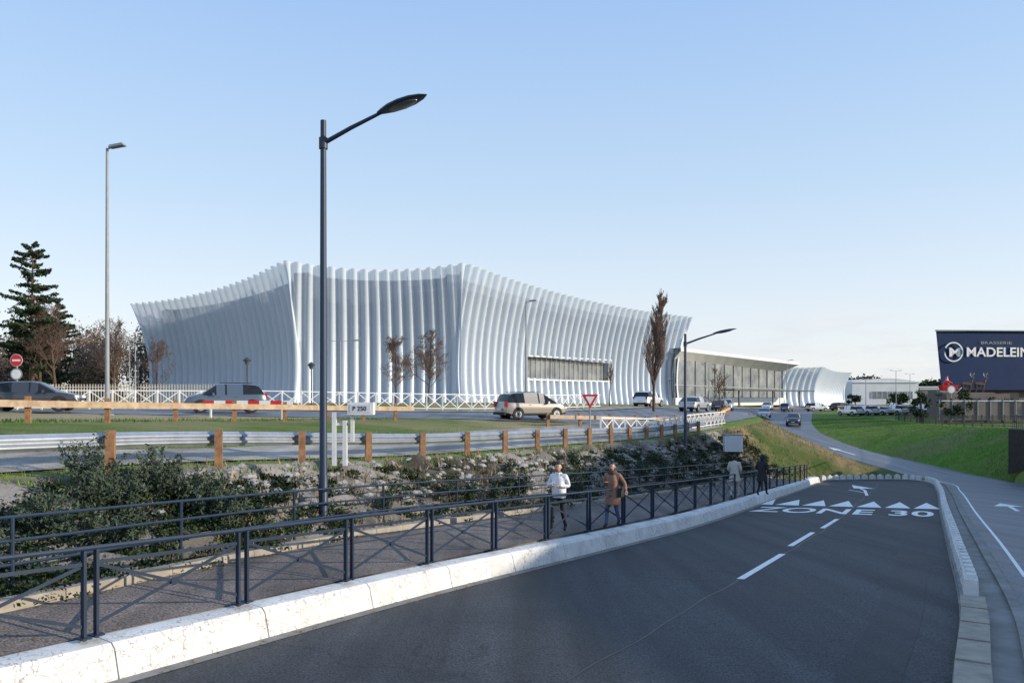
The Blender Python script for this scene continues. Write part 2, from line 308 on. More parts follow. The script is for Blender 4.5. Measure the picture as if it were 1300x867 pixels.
# tar joint along the carriageway and a repaired trench
wob=lambda y:.03*np.sin(y*1.3)+.02*np.sin(y*3.1)
strip('tar_joint',lambda y:E(y)*.5+RE(y)*.5+.35+wob(y),lambda y:E(y)*.5+RE(y)*.5+.39+wob(y),Dr,Dr,-12,56,'tar',off=.0242,nx=1)
strip('road_repair_patch',lambda y:E(y)*.14+RE(y)*.86,lambda y:E(y)*.06+RE(y)*.94,Dr,Dr,-6,27,'patch',off=.0242,nx=1)
def pw(y): return np.interp(y,[10,19,37,60],[2.6,3.0,6,7])
strip('gravel_path',lambda y:Gx(y)-pw(y),lambda y:Gx(y)-.5,lambda y:Dg(y)-pw(y)*.1,lambda y:Dg(y)-.05,-12,58,'asph3',off=.04)
def ribbon(name,P,w0,w1,key,off,nx=8):
    T=np.gradient(P[:,:2],axis=0); T/=np.linalg.norm(T,axis=1)[:,None]; Nn=np.stack([-T[:,1],T[:,0]],1)
    ws=np.linspace(w0,w1,nx+1); V=[]
    for p,n in zip(P,Nn):
        for w in ws:
            x,y=p[0]+n[0]*w,p[1]+n[1]*w; V.append((x,y,Zs(x,y)+off))
    I=np.arange(len(P)*(nx+1)).reshape(len(P),nx+1)
    F=np.stack([I[:-1,:-1],I[1:,:-1],I[1:,1:],I[:-1,1:]],2).reshape(-1,4)
    npmesh(name,np.array(V),F,[key])
ribbon('avenue_road',UC,-4.6,4.6,'asph2',.03)
ribbon('pavement',UC,4.9,7.6,'asph3',.06,3)
# ------------------------------------------------------------------ polyline helpers
def line_from(fx,y0,y1,off=0.0,step=.25,fz=None):
    Y=np.arange(y0,y1,.1); P=np.stack([fx(Y),Y],1); T=np.gradient(P,axis=0); T/=np.linalg.norm(T,axis=1)[:,None]
    P=P+np.stack([-T[:,1],T[:,0]],1)*off
    s=np.r_[0,np.cumsum(np.linalg.norm(np.diff(P,axis=0),axis=1))]
    ss=np.arange(0,s[-1],step); X=np.interp(ss,s,P[:,0]); Yq=np.interp(ss,s,P[:,1])
    return [(x,y,(fz(x,y) if fz else Zs(x,y))) for x,y in zip(X,Yq)]
def at(L,i): return Vector(L[max(0,min(i,len(L)-1))])
def extrude_profile(name,pts,prof,key,seg=None,gap=.012):
    mb=MB(); n=len(prof)
    segs=[(0,len(pts)-1)] if seg is None else [(i,min(i+seg,len(pts)-1)) for i in range(0,len(pts)-1,seg)]
    for a,b in segs:
        V=[];
        for i in range(a,b+1):
            p=Vector(pts[i]); t=(Vector(pts[min(i+1,len(pts)-1)])-Vector(pts[max(i-1,0)])); t.z=0; t.normalize(); nn=Vector((-t.y,t.x,0))
            sh=t*(gap if i==a else (-gap if i==b else 0)) if seg else Vector()
            for (o,h) in prof: V.append(tuple(p+sh+nn*o+Vector((0,0,h))))
        k=b-a+1; F=[]
        for i in range(k-1):
            for j in range(n-1): F.append((i*n+j,i*n+j+1,(i+1)*n+j+1,(i+1)*n+j))
        F.append(tuple(range(n))); F.append(tuple((k-1)*n+j for j in reversed(range(n))))
        mb.arr(V,F,key)
    return mb.build(name,smooth=30)
zroad=lambda x,y: CZ-float(Dr(y))
KL=line_from(E,-11,58.5,0,.25,zroad)
extrude_profile('concrete_kerb',KL,[(0,-.05),(.0,.03),(.08,.36),(.14,.42),(.44,.45),(.49,.44),(.51,-.05)],'kerb',seg=9,gap=.009)
KK=line_from(Kx,-11,56,0,.25,lambda x,y:CZ-float(Dk(y)))
extrude_profile('stone_kerb',KK,[(-.12,-.05),(-.12,.12),(-.10,.14),(.10,.14),(.12,.12),(.12,-.05)],'stone',seg=4,gap=.006)
extrude_profile('drain_gutter',line_from(E,-11,58,-.2,.25,zroad),[(.2,.026),(0,.026)],'conc')
# ------------------------------------------------------------------ foreground railing
mb=MB()
zr=lambda x,y: CZ-(2.14+.0635*y)+.02
RL=line_from(E,-8,57,.3,.05,zr); step=int(2.2/.05)
i0=min(range(len(RL)),key=lambda i:abs(RL[i][1]-10.75))%step
idx=list(range(i0,len(RL),step))
H=1.0; up=lambda h:Vector((0,0,h))
for a,b in zip(idx[:-1],idx[1:]):
    p=at(RL,a);q=at(RL,b); d=(q-p).normalized(); dh=Vector((d.x,d.y,0)).normalized()
    ps=p+dh*.075; qe=q-dh*.075
    for s in(ps,qe):
        mb.box(s+up(H/2-.02),(.035,.06,H),'navy',rz=math.atan2(dh.y,dh.x))
        mb.box(s+up(.012),(.12,.14,.02),'navy',rz=math.atan2(dh.y,dh.x))
    mb.tube([p+up(H),q+up(H)],.028,8,'navy')
    mb.beam(ps+up(H-.17),qe+up(H-.17),.02,.04,'navy')
    mb.beam(ps+up(H-.19),qe+up(.13),.012,.038,'navy')
    n=Vector((-dh.y,dh.x,0))*.014
    mb.beam(ps+up(.13)+n,qe+up(H-.19)+n,.012,.038,'navy')
    c=(ps+qe)/2+up(.47)
    mb.disc(c-n*.9,n,.05,.012,12,'navy')
mb.build('railing',smooth=40)
mb=MB()
HL=line_from(Kx,-8,55,.35,.05,lambda x,y:CZ-float(Dk(y))+.08); st=int(3.1/.05)
i0=min(range(len(HL)),key=lambda i:abs(HL[i][1]-12.9))%st
for i in range(i0,len(HL),st): mb.tube([at(HL,i)-up(.15),at(HL,i)+up(1.0)],.028,8,'navy')
for h in(1.0,.70,.40): mb.tube([at(HL,i)+up(h) for i in range(0,len(HL),20)],.022,8,'navy')
mb.build('handrail',smooth=40)
# ------------------------------------------------------------------ guardrails
def guard(name,L,sp,h,postm='wood',railm='galv',side=-1,flatrail=False,start=0):
    mb=MB(); st=int(sp/.1); R=random.Random(3)
    for i in range(start,len(L),st):
        p=at(L,i); mb.box(p+Vector((0,0,h/2-.08+R.uniform(-.015,.015))),(.16,.16,h+.16),postm,rz=.3+R.uniform(-.08,.08))
    prof=[(0,0),(.02,.03),(.075,.07),(.075,.10),(.02,.145),(.02,.165),(.075,.21),(.075,.24),(.02,.28),(0,.31)] if not flatrail else [(0,0),(.09,0),(.09,.22),(0,.22)]
    prof=[((.11+o if side>0 else -.11-o) if flatrail else (side*.19-o),hh+h-.34) for o,hh in prof]; n=len(prof); V=[];ii=list(range(0,len(L),8))
    for i in ii:
        p=at(L,i); t=at(L,i+1)-at(L,i-1); t.z=0; t.normalize(); nn=Vector((-t.y,t.x,0))
        for o,hh in prof: V.append(tuple(p+nn*o+Vector((0,0,hh))))
    F=[(a*n+j,a*n+j+1,(a+1)*n+j+1,(a+1)*n+j) for a in range(len(ii)-1) for j in range(n-1)]
    if flatrail: F+=[(a*n,a*n+n-1,(a+1)*n+n-1,(a+1)*n) for a in range(len(ii)-1)]
    mb.arr(V,F,railm); mb.build(name,smooth=50)
GL=line_from(Gx,2,52,0.0,.1)
k=min(range(len(GL)),key=lambda i:abs(GL[i][1]-14.7))%int(2.57/.1)
guard('guardrail',GL,2.57,.76,start=k,side=1)
def pline(pts,step=.1):
    R=resample(pts,step); return [(x,y,Zs(x,y)) for x,y in R]
guard('timber_guardrail',pline([(-24,12),(-17.5,21.5),(-14,27),(-9.5,34),(-5.2,42)]),2.6,.85,postm='wood',railm='woodl',flatrail=True,side=-1)
guard('timber_guardrail',pline([(2,44),(8,49.5),(13.5,57),(18,68),(22,80)]),2.6,.8,postm='wood',railm='woodl',flatrail=True,side=-1)
mb=MB()
for i in range(8):
    a=Vector((-14.2+i*.5,36.2+i*.06,Zs(-12,36.3)+.75)); mb.box(a+Vector((.25,0,0)),(.5,.06,.22),'red' if i%2==0 else 'white',rz=.12)
for x in(-13.9,-10.6): mb.box((x,36.35,Zs(-12,36.3)+.35),(.08,.08,.8),'white')
mb.build('striped_barrier')
def lattice(name,pts,h,sp,key,x=True,w=.06):
    mb=MB(); R=resample(pts,sp); P=[Vector((a,b,Zs(a,b))) for a,b in R]
    for p,q in zip(P[:-1],P[1:]):
        mb.box(p+up(h/2),(w*1.5,w*1.5,h+.1),key)
        mb.beam(p+up(h),q+up(h),w,w,key); mb.beam(p+up(.15),q+up(.15),w,w*.9,key)
        if x: 
            mb.beam(p+up(.18),q+up(h-.04),w*.6,w*.8,key); mb.beam(p+up(h-.04)+Vector((0,.05,0)),q+up(.18)+Vector((0,.05,0)),w*.6,w*.8,key)
    return mb.build(name)
T=np.gradient(UC,axis=0); T/=np.linalg.norm(T,axis=1)[:,None]; UN=np.stack([-T[:,1],T[:,0]],1)
seg=[tuple(p) for p in (UC+UN*8.2)[(UC[:,0]>-62)&(UC[:,0]<18)][::6]]
lattice('white_lattice_fence',seg,1.2,1.3,'white')
lattice('white_lattice_fence',[(4.5,40.0),(8.5,45),(11.6,51.5),(16.5,61)],1.0,1.2,'white')
mb=MB(); R=resample([(-62,72),(-45,71),(-27,72)],.25)
for i,(a,b) in enumerate(R):
    z=Zs(a,b); mb.box((a,b,z+.95),(.09,.04,1.8),'beige')
mb.beam((-62,72,Zs(-60,72)+1.6),(-27,72,Zs(-30,72)+1.6),.05,.08,'beige'); mb.beam((-62,72,Zs(-60,72)+.3),(-27,72,Zs(-30,72)+.3),.05,.08,'beige')
mb.build('picket_fence')
# ------------------------------------------------------------------ right side blocks
mb=MB()
BL=line_from(RE,13.6,59,-.2,.1,zroad)
tail=[(30.9,59.4),(30.6,60.4),(28.5,60.7),(25.5,60.5),(23.2,59.8)]
tl=resample(tail,.1); BL=BL+[(x,y,CZ-float(Dr(y))) for x,y in tl]
i=0
while i<len(BL)-5:
    p=at(BL,i);q=at(BL,i+4); c=(p+q)/2; a=math.atan2(q.y-p.y,q.x-p.x)
    mb.box(c+up(.20),(.42,.24,.36),'kerb',rz=a+random.uniform(-.04,.04),taper=.88)
    mb.box(c+up(.415),(.16,.14,.07),'kerb',rz=a)
    i+=6
mb.build('block_barrier')
mb=MB()
for i in range(0,len(BL)-10,10): mb.beam(at(BL,i)+up(.05),at(BL,i+10)+up(.05),.34,.08,'conc')
mb.build('barrier_plinth')
mb=MB()
L2=line_from(RE,5,13.4,-.2,.1,zroad)
for i in range(0,len(L2)-11,12):
    p=at(L2,i);q=at(L2,i+11); mb.beam(p+up(.09),q+up(.09),.36,.16,'stone')
mb.build('kerb_stones')
mb=MB(); L3=line_from(RE,5,60,-.8,.1,zroad)
for i in range(0,len(L3)-10,10):
    mb.beam(at(L3,i)+up(.03),at(L3,i+10)-(at(L3,i+10)-at(L3,i)).normalized()*.015+up(.03),.16,.10,'conc')
mb.build('kerb_edge')
# ------------------------------------------------------------------ road paint
def zp(x,y): return CZ-float(Dr(y))+.0285
def roadquad(mb,pts,key='paint',dz=0): mb.poly([(x,y,zp(x,y)+dz) for x,y in pts],key)
mb=MB()
def dash(mb,a,b,w,n=4):
    a=np.array(a);b=np.array(b); d=(b-a)/np.linalg.norm(b-a); nn=np.array([-d[1],d[0]])*w/2
    for k in range(n):
        p=a+(b-a)*k/n; q=a+(b-a)*(k+1)/n; roadquad(mb,[p-nn,q-nn,q+nn,p+nn])
for a,b in[((4.55,15.7),(6.7,19.5)),((7.45,21.1),(9.4,24.6)),((10.2,25.9),(12.1,29.3))]: dash(mb,a,b,.15)
ax=np.array([1,-.42]);ax/=np.linalg.norm(ax); al=np.array([.52,1]);al/=np.linalg.norm(al)
o=np.array([11.2,37.1])
for i in range(7):
    p=o+ax*i*1.15; roadquad(mb,[p,p+ax*1.02,p+ax*.51+al*4.2])
dash(mb,(19.6,43.5),(21.6,48.2),.16); dash(mb,(21.6,48.2),(22.5,51.0),.16); roadquad(mb,[(21.95,50.6),(23.1,50.2),(23.5,54.5)]); dash(mb,(20.7,46.2),(20.9,48.9),.14)
mb.build('road_markings')
def textmesh(s,size=1.0,bold=0.0):
    cu=bpy.data.curves.new('t','FONT'); cu.body=s; cu.size=size; cu.offset=bold; cu.resolution_u=4
    ob=bpy.data.objects.new('t',cu); sc.collection.objects.link(ob); bpy.context.view_layer.update()
    dg=bpy.context.evaluated_depsgraph_get(); me=bpy.data.meshes.new_from_object(ob.evaluated_get(dg))
    V=np.array([v.co[:] for v in me.vertices]); F=[tuple(p.vertices) for p in me.polygons]; bpy.data.objects.remove(ob); return V,F
V,F=textmesh('ZONE 30',1,.015); V[:,0]-=V[:,0].min(); V[:,0]*=6.9/V[:,0].max(); V[:,1]*=3.6/.72
mb=MB(); P=np.array([9.9,33.0])[None]+V[:,0:1]*ax[None]+V[:,1:2]*al[None]*.8
mb.arr([(x,y,zp(x,y)) for x,y in P],F,'paint'); mb.build('zone_30_marking')
mb=MB()
y0=33.; x0=float(R2L(y0)); mb.poly([(a,b,zp(a,b)) for a,b in[(x0+2.1,y0),(x0+2.3,y0),(x0+3.6,y0+2.6),(x0+3.4,y0+2.6)]],'paint')
mb.poly([(a,b,zp(a,b)) for a,b in[(x0+2.9,y0+2.8),(x0+4.0,y0+2.4),(x0+4.3,y0+4.6)]],'paint')
y0=78.; x0=float(R2L(y0)); mb.poly([(a,b,zp(a,b)) for a,b in[(x0+2.1,y0),(x0+2.3,y0),(x0+2.3,y0+4),(x0+2.1,y0+4)]],'paint'); mb.poly([(a,b,zp(a,b)) for a,b in[(x0+1.8,y0+4),(x0+2.6,y0+4),(x0+2.15,y0+6.5)]],'paint')
mb.build('arrow_marking')
strip('edge_line',lambda y:R2L(y)+.35,lambda y:R2L(y)+.44,Dr,Dr,16,62,'paint',off=.0245,nx=1)
# ------------------------------------------------------------------ street lamps
def lamp_curved(x,y,z0,h,ang,s=1.0):
    mb=MB(); mb.tube([(0,0,-.3),(0,0,1.0),(0,0,1.02),(0,0,h)],[.10*s,.10*s,.085*s,.062*s],14,'navy')
    mb.box((0,0,.02),(.34,.34,.04),'navy')
    mb.box((0,-.088*s,.6),(.09,.02,.35),'navy')
    z1=h-.5*s; mb.tube([(0,0,z1),(.7*s,0,z1+.26*s),(1.45*s,0,z1+.5*s)],[.05*s,.045*s,.035*s],10,'navy')
    mb.tube([(0,0,z1-.12),(0,0,z1+.12)],.095*s,14,'navy')
    V=[];n=16;F=[];xs=[0,.12,.3,.55,.8,1.02,1.15];ws=[.05,.11,.19,.235,.215,.13,.02];hs=[.05,.08,.10,.10,.085,.05,.012]
    for a,w,hh in zip(xs,ws,hs):
        for j in range(n):
            t=2*math.pi*j/n; zz=math.sin(t)*hh*s; 
            if zz<0: zz*=.35
            V.append((1.35*s+a*s,math.cos(t)*w*s,z1+.48*s+zz+a*.22*s))
    for i in range(len(xs)-1):
        for j in range(n): F.append((i*n+j,i*n+(j+1)%n,(i+1)*n+(j+1)%n,(i+1)*n+j))
    F.append(tuple(range(n))); F.append(tuple((len(xs)-1)*n+j for j in range(n)))
    mb.arr(V,F,'navy')
    mb.ell((1.35*s+.6*s,0,z1+.48*s+.13*s-.028*s),(.33*s,.15*s,.03*s),'lens',fn=lambda p,q:Vector((q.x,q.y,q.z+q.x*.22)))
    return mb.build('street_lamp',smooth=40,loc=(x,y,z0),rz=ang)
lamp_curved(-4.12,17.2,CZ-2.7,8.75,-.35,1.0)
lamp_curved(9.9,45,CZ-4.1,7.75,-.1,1.15)
def lamp_flat(x,y,h,ang,arm=.5,s=1.0,z0=None,double=False):
    z0=Zs(x,y) if z0 is None else z0; mb=MB(); mb.tube([(0,0,-.3),(0,0,h)],[.11*s,.06*s],10,'grey'); mb.box((0,0,.04),(.4,.4,.06),'grey'); mb.box((0,-.1*s,.9),(.1,.03,.4),'grey')
    for sg in((1,-1) if double else (1,)):
        mb.beam((0,0,h-.05),(sg*arm,0,h+.05),.05,.05,'grey'); R=Matrix.Rotation(-.12*sg,3,'Y'); mb.box((sg*(arm+.25),0,h+.1),(.75*s,.3*s,.12*s),'grey',R=R,taper=.85); mb.box((sg*(arm+.27),0,h+.035),(.5*s,.22*s,.02),'lens',R=R)
    return mb.build('street_lamp',smooth=40,loc=(x,y,z0),rz=ang)
lamp_flat(-18.5,36,12.2,-.15,arm=.25)
lamp_flat(1.4,78,10.2,-.2,arm=.4)
lamp_flat(-17,78,6.2,.1,arm=1.4,double=True)
lamp_flat(60,172,10.5,-.2,arm=.7)
lamp_flat(-51,105,8.5,0,arm=.5,double=True)
lamp_flat(-44,92,7,0,arm=.4)
for (x,y,h) in[(32,128,7),(51,150,7),(78,160,8),(62,138,6),(96,190,8),(84,150,6.5)]: lamp_flat(x,y,h,.2,arm=.8,s=.8,double=True)
for (x,y,h) in[(-19.5,58,3.4),(-15.8,62,3.2),(-28.5,60,3.3)]:
    mb=MB(); mb.tube([(0,0,0),(0,0,h)],.05,8,'dark'); mb.tube([(0,0,h),(0,0,h+.08),(0,0,h+.3)],[.28,.3,.05],12,'dark'); mb.tube([(0,0,h-.25),(0,0,h)],[.12,.2],12,'lens'); mb.build('lantern_post',smooth=40,loc=(x,y,Zs(x,y)))
# ------------------------------------------------------------------ signs
def sign_post(mb,h,r=.04,key='grey'): mb.tube([(0,0,-.1),(0,0,h)],r,8,key)
mb=MB(); x,y=-37.7,60; sign_post(mb,4.0,.06); mb.disc((0,-.09,3.75),(0,-1,0),.45,.03,28,'red'); mb.disc((0,-.088,3.75),(0,-1,0),.475,.02,28,'white'); mb.box((0,-.115,3.75),(.6,.02,.14),'white')
mb.disc((0,-.09,2.7),(0,-1,0),.45,.03,28,'grey'); mb.disc((0,-.1,2.7),(0,-1,0),.36,.03,28,'white'); mb.build('no_entry_sign',loc=(x,y,Zs(x,y)-.2))
mb=MB(); x,y=4.45,45; sign_post(mb,2.1)
mb.disc((0,-.07,1.9),(0,-1,0),.55,.02,3,'red',rot=-math.pi/2); mb.disc((0,-.085,1.9),(0,-1,0),.31,.02,3,'white',rot=-math.pi/2); mb.build('yield_sign',loc=(x,y,Zs(x,y)-.2))
mb=MB(); x,y=58.5,105; sign_post(mb,4.6,.07); mb.disc((0,-.09,4.3),(0,-1,0),.55,.03,24,'grey'); mb.disc((0,-.1,4.3),(0,-1,0),.45,.03,24,'white'); mb.build('round_sign',loc=(x,y,Zs(x,y)))
x,y=-4.2,19.2; z=CZ-1.62; mb=MB()
mb.box((-.13,0,.62),(.1,.1,1.3),'white'); mb.box((.13,.0,.52),(.1,.1,1.1),'white'); mb.box((0,0,.98),(.36,.06,.07),'white')
mb.box((.52,.05,1.36),(.62,.3,.3),'white'); mb.box((.52,-.105,1.36),(.5,.01,.2),'bwall'); mb.box((.3,.05,.9),(.08,.08,.7),'white')
mb.beam((0,0,1.2),(.3,.05,1.22),.05,.05,'white')
V,F=textmesh('P 250',.15,.003); mb.arr([(.33+a,-.115,1.31+b) for a,b,_ in V],F,'navy')
mb.build('signal_box',loc=(x,y,z))
mb=MB(); mb.box((0,0,.5),(1.1,.4,1.0),'white'); mb.box((0,-.21,.5),(.9,.02,.8),'bwall'); mb.box((0,0,1.03),(1.2,.5,.06),'grey'); mb.build('utility_cabinet',loc=(13.6,48.5,Zs(12,48.5)-.3))
# ------------------------------------------------------------------ arena
def fac_mat():
    m,nt,b,o=newmat('pleated_mesh_facade'); N=nt.nodes.new; L=nt.links.new
    b.inputs['Roughness'].default_value=.42; b.inputs['Metallic'].default_value=.15
    g=N('ShaderNodeNewGeometry'); sp=N('ShaderNodeSeparateXYZ'); L(g.outputs['Position'],sp.inputs[0])
    n=N('ShaderNodeTexNoise'); n.inputs['Scale'].default_value=.12; L(g.outputs['Position'],n.inputs['Vector'])
    r=N('ShaderNodeValToRGB'); r.color_ramp.elements[0].color=(.56,.64,.75,1); r.color_ramp.elements[1].color=(.66,.72,.80,1); L(n.outputs['Fac'],r.inputs[0])
    L(r.outputs[0],b.inputs['Base Color'])
    tr=N('ShaderNodeBsdfTransparent'); mx=N('ShaderNodeMixShader')
    mr=N('ShaderNodeMapRange'); mr.inputs[1].default_value=3;mr.inputs[2].default_value=21;mr.inputs[3].default_value=.18;mr.inputs[4].default_value=.32; L(sp.outputs['Z'],mr.inputs[0])
    L(mr.outputs[0],mx.inputs[0]); L(b.outputs[0],mx.inputs[1]); L(tr.outputs[0],mx.inputs[2])
    L(mx.outputs[0],o.inputs[0]); return m
M['facade']=fac_mat()
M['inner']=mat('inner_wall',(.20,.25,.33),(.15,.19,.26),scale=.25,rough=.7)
def pleated(name,corners,flare,lam,amp,zb,bow=1.5,sag=1.0,opening=None,smooth_m=1.6):
    root=bpy.data.objects.new(name,None); sc.collection.objects.link(root)
    P=[];Hh=[];mark=[];step=.16
    for i in range(len(corners)):
        a=np.array(corners[i],float); b=np.array(corners[(i+1)%len(corners)],float); L=np.linalg.norm(b[:2]-a[:2]); n=int(L/step); t=np.arange(n)/n
        d=(b[:2]-a[:2])/L; inn=np.array([-d[1],d[0]])
        P.append(a[:2][None]*(1-t[:,None])+b[:2][None]*t[:,None]+inn[None]*(bow*4*t*(1-t))[:,None]); Hh.append(a[2]*(1-t)+b[2]*t-sag*4*t*(1-t)); mark+= [(i,x) for x in t]
    P=np.concatenate(P);Hh=np.concatenate(Hh); n=len(P)
    w=int(smooth_m/step); ker=np.hanning(2*w+3)[1:-1]; ker/=ker.sum()
    def sm(a): return sum(ker[k]*np.roll(a,k-w,axis=0) for k in range(len(ker)))
    P=sm(P);Hh=sm(Hh)
    T=np.roll(P,-1,0)-np.roll(P,1,0); T/=np.linalg.norm(T,axis=1)[:,None]; O=np.stack([T[:,1],-T[:,0]],1)
    s=np.r_[0,np.cumsum(np.linalg.norm(np.diff(P,axis=0),axis=1))]; tot=s[-1]+step; k=round(tot/lam); ph=s/tot*k
    wav=np.abs(np.cos(np.pi*ph))**.7
    rows=16; V=np.zeros((rows+1,n,3))
    for r in range(rows+1):
        v=r/rows; off=-flare*(1-v**2.4)+.9*(1-v)**4+(amp*(.75+.3*v+.4*(1-v)**3))*(wav-.6)
        V[r,:,:2]=P+O*off[:,None]; V[r,:,2]=zb+(Hh+CZ-zb)*v+ (wav-.5)*.22*(v**8)
    I=np.arange((rows+1)*n).reshape(rows+1,n); J=np.roll(I,-1,1)
    F=np.stack([I[:-1],J[:-1],J[1:],I[1:]],2)
    keep=np.ones((rows,n),bool)
    if opening:
        ci,t0,t1,z0,z1=opening
        mk=np.array([m[0]==ci and t0<m[1]<t1 for m in mark]); zc=(V[:-1,:,2]+V[1:,:,2])/2
        keep&=~(mk[None]&(zc>z0)&(zc<z1))
    F=F[keep].reshape(-1,4)
    ob=npmesh('facade_screen',V.reshape(-1,3),F,['facade'],smooth=False); ob.parent=root
    st=8; Pi=(P-O*(flare+1.7))[::st]; Hi=(Hh*0.96)[::st]; m=len(Pi); mb=MB()
    for i in range(m):
        j=(i+1)%m; a,b=Pi[i],Pi[j]; mb.poly([(a[0],a[1],zb),(b[0],b[1],zb),(b[0],b[1],CZ+Hi[j]),(a[0],a[1],CZ+Hi[i])],'inner')
    c=Pi.mean(0)
    for i in range(m):
        j=(i+1)%m; mb.poly([(Pi[i][0],Pi[i][1],CZ+Hi[i]-.01),(Pi[j][0],Pi[j][1],CZ+Hi[j]-.01),(c[0],c[1],CZ+Hi.mean())],'inner')
    for v in(.3,.6,.86):
        pts=[]; 
        for i in list(range(0,n,10))+[0]:
            off=-flare*(1-v**2.4)-.95-amp*.6; pts.append((P[i,0]+O[i,0]*off,P[i,1]+O[i,1]*off,zb+(Hh[i]+CZ-zb)*v))
        mb.tube(pts,.09,5,'bwall',cap=False)
    for i in range(0,n,int(3*lam/step)):
        v1=[(P[i,0]+O[i,0]*(-flare*(1-v**2.4)-.9-amp*.6),P[i,1]+O[i,1]*(-flare*(1-v**2.4)-.9-amp*.6),zb+(Hh[i]+CZ-zb)*v) for v in np.linspace(0,.96,7)]
        mb.tube(v1,.09,5,'bwall',cap=False)
    ob=mb.build('inner_structure'); ob.parent=root
    return root,P,O,mark
WT0,WT1=.285,.66
root,P,O,mark=pleated('arena_building',[(-62,128,15.2),(-30.8,107,18.6),(-6.5,109,18.6),(33.8,147,15.0),(10,192,14),(-58,185,14)],3.2,1.5,.9,1.6,bow=1.6,sag=.9,opening=(2,WT0,WT1,6.0,9.4))
mb=MB(); a=np.array([-6.5,109]);b=np.array([33.8,147]); d=(b-a)/np.linalg.norm(b-a); inn=np.array([-d[1],d[0]])
def cpt(t,off): p=a+(b-a)*t+inn*(1.6*4*t*(1-t)+off); return p
N_=18
for i in range(N_):
    t0=WT0+(WT1-WT0)*i/N_; t1=WT0+(WT1-WT0)*(i+1)/N_; p=cpt(t0,3.9);q=cpt(t1,3.9)
    mb.poly([(p[0],p[1],5.8),(q[0],q[1],5.8),(q[0],q[1],9.6),(p[0],p[1],9.6)],'glassl')
    p2=cpt(t0,3.7); mb.box((p2[0],p2[1],7.7),(.1,.1,3.7),'bwall')
    for z in(5.85,9.55): 
        mb.beam((*cpt(t0,3.0),z),(*cpt(t1,3.0),z),.9,.22,'bwall')
for t in(WT0,WT1): mb.beam((*cpt(t,2.9),5.8),(*cpt(t,2.9),9.6),.7,.2,'bwall')
ob=mb.build('ribbon_window'); ob.parent=root
mb=MB(); 
def hall(t,off,z):
    A=np.array([30.,146.]);B=np.array([61.,178.]); d=(B-A)/np.linalg.norm(B-A); n=np.array([d[1],-d[0]]); p=A+(B-A)*t+n*off; return (p[0],p[1],z)
def roofz(t): return CZ+9.2-1.3*t
for i in range(12):
    t0,t1=i/12,(i+1)/12; o0=1.5+2.5*t0; o1=1.5+2.5*t1
    mb.poly([hall(t0,o0,roofz(t0)),hall(t1,o1,roofz(t1)),hall(t1,o1,roofz(t1)-.6),hall(t0,o0,roofz(t0)-.6)],'bwall')
    mb.poly([hall(t0,o0,roofz(t0)-.6),hall(t1,o1,roofz(t1)-.6),hall(t1,0,roofz(t1)-2.0),hall(t0,0,roofz(t0)-2.0)],'bwall')
    mb.poly([hall(t0,o0,roofz(t0)),hall(t1,o1,roofz(t1)),hall(t1,-20,roofz(t1)),hall(t0,-20,roofz(t0))],'bwall')
    mb.poly([hall(t0,0,2.6),hall(t1,0,2.6),hall(t1,0,roofz(t1)-2.0),hall(t0,0,roofz(t0)-2.0)],'glassl')
    mb.box(hall(t0,.08,(roofz(t0)+.6)/2),(.1,.1,roofz(t0)-2.6),'dark',rz=.8)
mb.beam(hall(0,.1,5.4),hall(1,.1,4.9),.12,.2,'grey'); mb.beam(hall(0,.1,2.2),hall(1,.1,2.2),.6,1.6,'bwall')
mb.poly([hall(1,4,roofz(1)),hall(1,-20,roofz(1)),hall(1,-20,1),hall(1,0,1),hall(1,0,roofz(1)-2.0),hall(1,4,roofz(1)-.6)],'bwall')
for t in(.3,.62,.9): mb.tube([hall(t,6,1),hall(t,6,4.4)],.15,8,'dark')
mb.beam(hall(.2,6,4.5),hall(1.0,6,4.5),3,.25,'dark')
ob=mb.build('entrance_hall'); ob.parent=root
pleated('conference_building',[(57,176,7.4),(75,190,7.4),(100,232,7.4),(80,262,7),(46,232,7)],2.6,2.2,1.2,1.0,bow=1.0,sag=.4)
def simple_building(name,x0,x1,y,depth,zt,zb,key,roof='curve',win=0):
    mb=MB(); n=10; w=x1-x0
    pts=[(x0+w*i/n, zt+ (math.sin(math.pi*i/n)*1.0 if roof=='curve' else 0)) for i in range(n+1)]
    fr=[(x0,zb)]+pts+[(x1,zb)]
    mb.poly([(x,y,z) for x,z in fr],key); mb.poly([(x,y+depth,z) for x,z in fr][::-1],key)
    for (a,za),(b,zb2) in zip(fr[:-1],fr[1:]): mb.poly([(a,y,za),(a,y+depth,za),(b,y+depth,zb2),(b,y,zb2)],key)
    mb.box(((x0+x1)/2+w*.1,y-.05,zb+(zt-zb)*.42),(w*.62,.12,(zt-zb)*.3),'glassl')
    for i in range(9): mb.box((x0+w*.29+w*.62*i/8,y-.14,zb+(zt-zb)*.42),(.12,.08,(zt-zb)*.3),'bwall')
    mb.box(((x0+x1)/2,y-.1,zt-.25),(w+.4,.5,.25),'bwall')
    return mb.build(name)
simple_building('exhibition_hall',108,129,250,30,8.2,.8,'bwall')
simple_building('warehouse',132,158,290,30,7.2,.8,'bwall','flat')
simple_building('office_building',140,152,270,15,6.2,.8,'brownwall','flat')
# unseen building added on the right plateau to keep low sun off the foreground
mb=MB(); mb.box((66,-5,6.2),(44,92,11.6),'brownwall'); mb.box((66,-5,12.15),(44.8,92.8,.3),'grey')
for i in range(14): mb.box((43.95,-45+i*6.5,3.2),(.16,3.6,3.4),'glass'); mb.box((43.93,-45+i*6.5,8.4),(.12,3.6,1.3),'glass')
mb.box((43.4,-5,5.2),(1.4,90,.2),'grey'); mb.build('added_shade_building')
